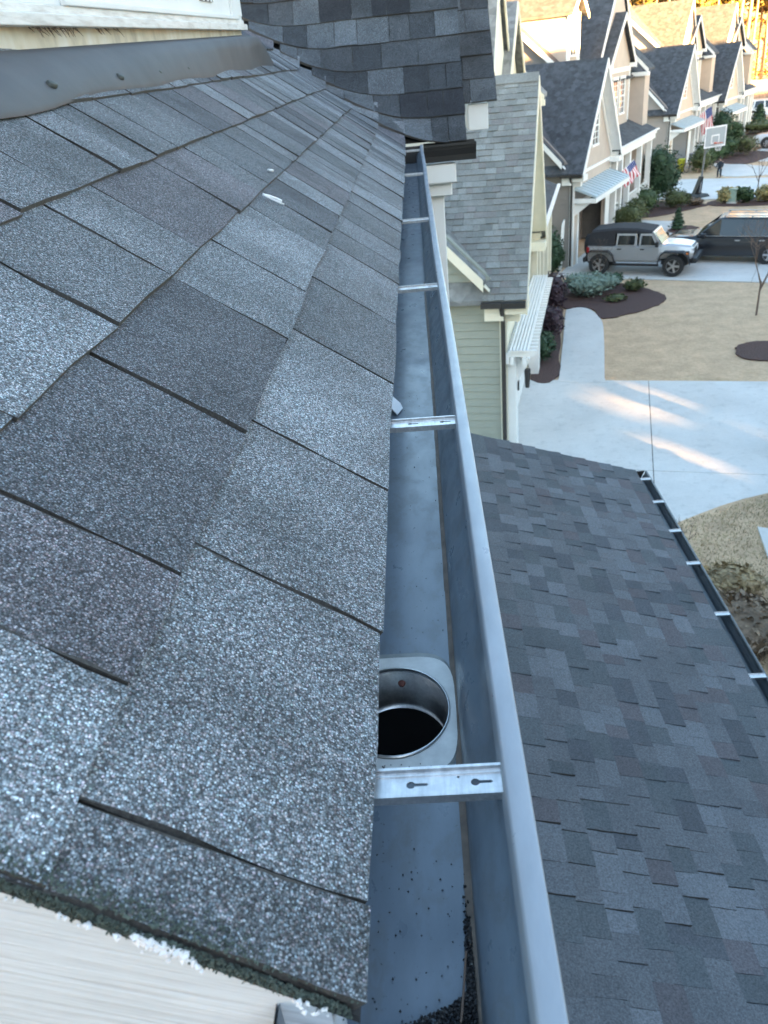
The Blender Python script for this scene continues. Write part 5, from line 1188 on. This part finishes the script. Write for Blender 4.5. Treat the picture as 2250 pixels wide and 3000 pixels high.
def pine(loc, h, seed, label, r=.28):
    rnd = random.Random(seed); root = empty('pine_tree', loc); tag(root, label, 'tree', 'pines of the sunlit wood')
    t = MB(); lean = Vector((rnd.gauss(0, .02), rnd.gauss(0, .02), 1)); t.tube((0, 0, -.2), lean * h * .55, r, r * .7, 9); t.tube(lean * h * .55, lean * h, r * .7, r * .2, 7); t.build('trunk', M['trunk'], root)
    c = MB()
    for k in range(9):
        z = h * rnd.uniform(.5, 1.0); a = rnd.random() * 6.28; rr = h * .10 * (1.25 - z / h); p = Vector((math.cos(a) * rr, math.sin(a) * rr, z)); c.tube(lean * z * .97, p, .05, .02, 4)
        leaf_cloud(c, p, (h * .07, h * .07, h * .05), 150, .35, rnd, .4, .2)
    for k in range(4):
        z = h * rnd.uniform(.18, .45); a = rnd.random() * 6.28; c.tube(lean * z, lean * z + Vector((math.cos(a) * 1.6, math.sin(a) * 1.6, .5)), .04, .01, 4)
    c.build('crown', M['pine'], root)
rnd = random.Random(14)
words = ['straight pale trunk', 'thick sunlit trunk', 'slender trunk', 'leaning trunk', 'short pine', 'tall pine']
wpts = []
for k in range(90):
    u = rnd.uniform(-2, 62); dpt = rnd.uniform(3, 34); p = fp0 + fd * u + Vector((-fd.y, fd.x, 0)) * dpt; wpts.append(p)
cinv = Mx.inverted()
def frame_x(p): q = cinv @ p; return q.x / -q.z * 2300 / 1125
for k, p in enumerate(wpts):
    if not .5 < frame_x(p + Vector((0, 0, 6))) < 1.35: continue
    pine((p.x, p.y, 0), rnd.uniform(17, 26), 100 + k, 'tall straight pine with a bare trunk in the golden wood behind the fence', rnd.uniform(.16, .34))
ub_ = MB(); rnd = random.Random(15)
for k in range(60):
    p = fp0 + fd * rnd.uniform(-4, 66) + Vector((-fd.y, fd.x, 0)) * rnd.uniform(2, 40); s_ = rnd.uniform(1.0, 2.6); leaf_cloud(ub_, (p.x, p.y, s_ * .9), (s_ * 1.2, s_ * 1.2, s_), 110, .22, rnd, .5, .3)
bk_ = MB()
for i in range(34):
    for j in range(9):
        p = fp0 + fd * (-8 + i * 2.4) + Vector((-fd.y, fd.x, 0)) * (42 + rnd.uniform(-1.5, 1.5)); leaf_cloud(ub_, (p.x, p.y, 1.5 + j * 2.8), (2.0, 2.0, 2.0), 34, .6, rnd, .5, .1)
tag(ub_.build('underbrush', leaf('autumn_brush', (.34, .20, .06), .5, .3)), 'golden underbrush and thicket behind the board fence', 'underbrush', kind='stuff')
# unseen belt added to block the sun; tops and gaps shaped for the light
bl = MB(); rnd = random.Random(9)
perp = Vector((-SUN_DIR.y, SUN_DIR.x, 0)); D0 = 20.0
GAPS = [[(5.29, 20.71), (5.96, 20.41), (6.3, 19.72), (6.25, 18.9), (6.45, 17.85), (5.75, 18.19), (5.02, 18.58), (4.1, 19.55), (4.3, 20.4)],
        [(4.95, 17.2), (5.5, 16.9), (6.2, 15.85), (6.6, 15.0), (6.1, 15.3), (5.15, 16.25), (4.7, 16.9)],
        [(7.0, 17.6), (7.9, 16.9), (7.7, 16.3), (7.4, 16.6)]]  # openings cut so patches of sun land on the driveway
def tighten(g_):
    c = sum((Vector((*q, 0)) for q in g_), Vector()) / len(g_); o_ = []
    for q in g_: d = Vector((*q, 0)) - c; d -= SUN_DIR * d.dot(SUN_DIR) * .38; o_.append(((c + d).x, (c + d).y))
    return o_
GAPS = [tighten(g_) for g_ in GAPS]; THIN = (.64, .66, .88)
def inside(p, poly):
    c = False; n = len(poly)
    for a in range(n):
        (x0, y0), (x1, y1) = poly[a], poly[a - 1]
        if (y0 > p[1]) != (y1 > p[1]) and p[0] < (x1 - x0) * (p[1] - y0) / (y1 - y0) + x0: c = not c
    return c
TE = math.tan(SUN_EL); GZ = .035
def tobelt(q): p = Vector((*q, 0)); return p.dot(perp), GZ + (D0 - p.dot(SUN_DIR)) * TE
def toground(k, z): p = perp * k + SUN_DIR * (D0 - (z - GZ) / TE); return p.x, p.y
kz = [tobelt(q) for g_ in GAPS for q in g_]
KA, KB = min(a for a, b in kz) - .1, max(a for a, b in kz) + .1; ZA, ZB = min(b for a, b in kz) - .05, max(b for a, b in kz) + .05
ku = -26.0; du = .35
BELT_TOPS = [(22, 15.1), (29.3, 13.4), (46.5, 16.6), (53.0, 14.5), (58.6, 16.8), (64.4, 14.9), (73, 17.2), (200, 11.2)]   # heights set to shade or light chosen house fronts
def TOP(k): return next(t for e, t in BELT_TOPS if k < e) + .3 * noise.noise(Vector((k * .12, 0, 0))) + .25 * noise.noise(Vector((k * .5, 7, 0)))
def wallq(k0, k1, a, b):
    p0 = SUN_DIR * D0 + perp * k0; p1 = SUN_DIR * D0 + perp * k1
    bl.add([(p0.x, p0.y, a), (p1.x, p1.y, a), (p1.x, p1.y, b), (p0.x, p0.y, b)], [(0, 1, 2, 3)])
k = ku
while k < ku + 140:
    k1 = k + du
    if k < KA < k1: k1 = KA
    if KA <= k < KB: k1 = min(KB, k + .05)
    if KA <= k < KB:
        wallq(k, k1, 0, ZA); wallq(k, k1, ZB, TOP(k)); nz = int((ZB - ZA) / .012); h_ = (ZB - ZA) / nz
        a = None
        for c in range(nz + 1):
            full = c < nz and not any(rnd.random() > t_ and inside(toground((k + k1) / 2, ZA + (c + .5) * h_), g_) for g_, t_ in zip(GAPS, THIN))
            if full and a is None: a = c
            if not full and a is not None: wallq(k, k1, ZA + a * h_, ZA + c * h_); a = None
    else: wallq(k, k1, 0, TOP(k))
    k = k1
for _ in range(9000):
    k = rnd.uniform(ku, ku + 140); z = rnd.uniform(.3, TOP(k)); p = SUN_DIR * (D0 + rnd.choice((-1, 1)) * rnd.uniform(.1, 1.5)) + perp * k
    if KA - .6 < k < KB + .6 and ZA - .6 < z < ZB + .6: continue
    s_ = rnd.uniform(.2, .45); a = rnd.random() * 6.28; u_ = Vector((math.cos(a), math.sin(a), rnd.uniform(-.6, .6))) * s_; w_ = Vector((rnd.gauss(0, 1), rnd.gauss(0, 1), 1)).normalized() * s_ * .6
    q = Vector((p.x, p.y, z)); bl.add([q - u_, q - w_, q + u_, q + w_], [(0, 1, 2, 3)])
tag(bl.build('shade_belt', M['green']), 'unseen leafy belt added to shade the gardens and houses', 'trees', kind='stuff')
gb = blades(); tag(gb.build('grass_blades', leaf('dry_grass', (.30, .25, .13), .35, 3)), 'dry grass blades on the lawn by the lower gutter', 'grass', kind='stuff')
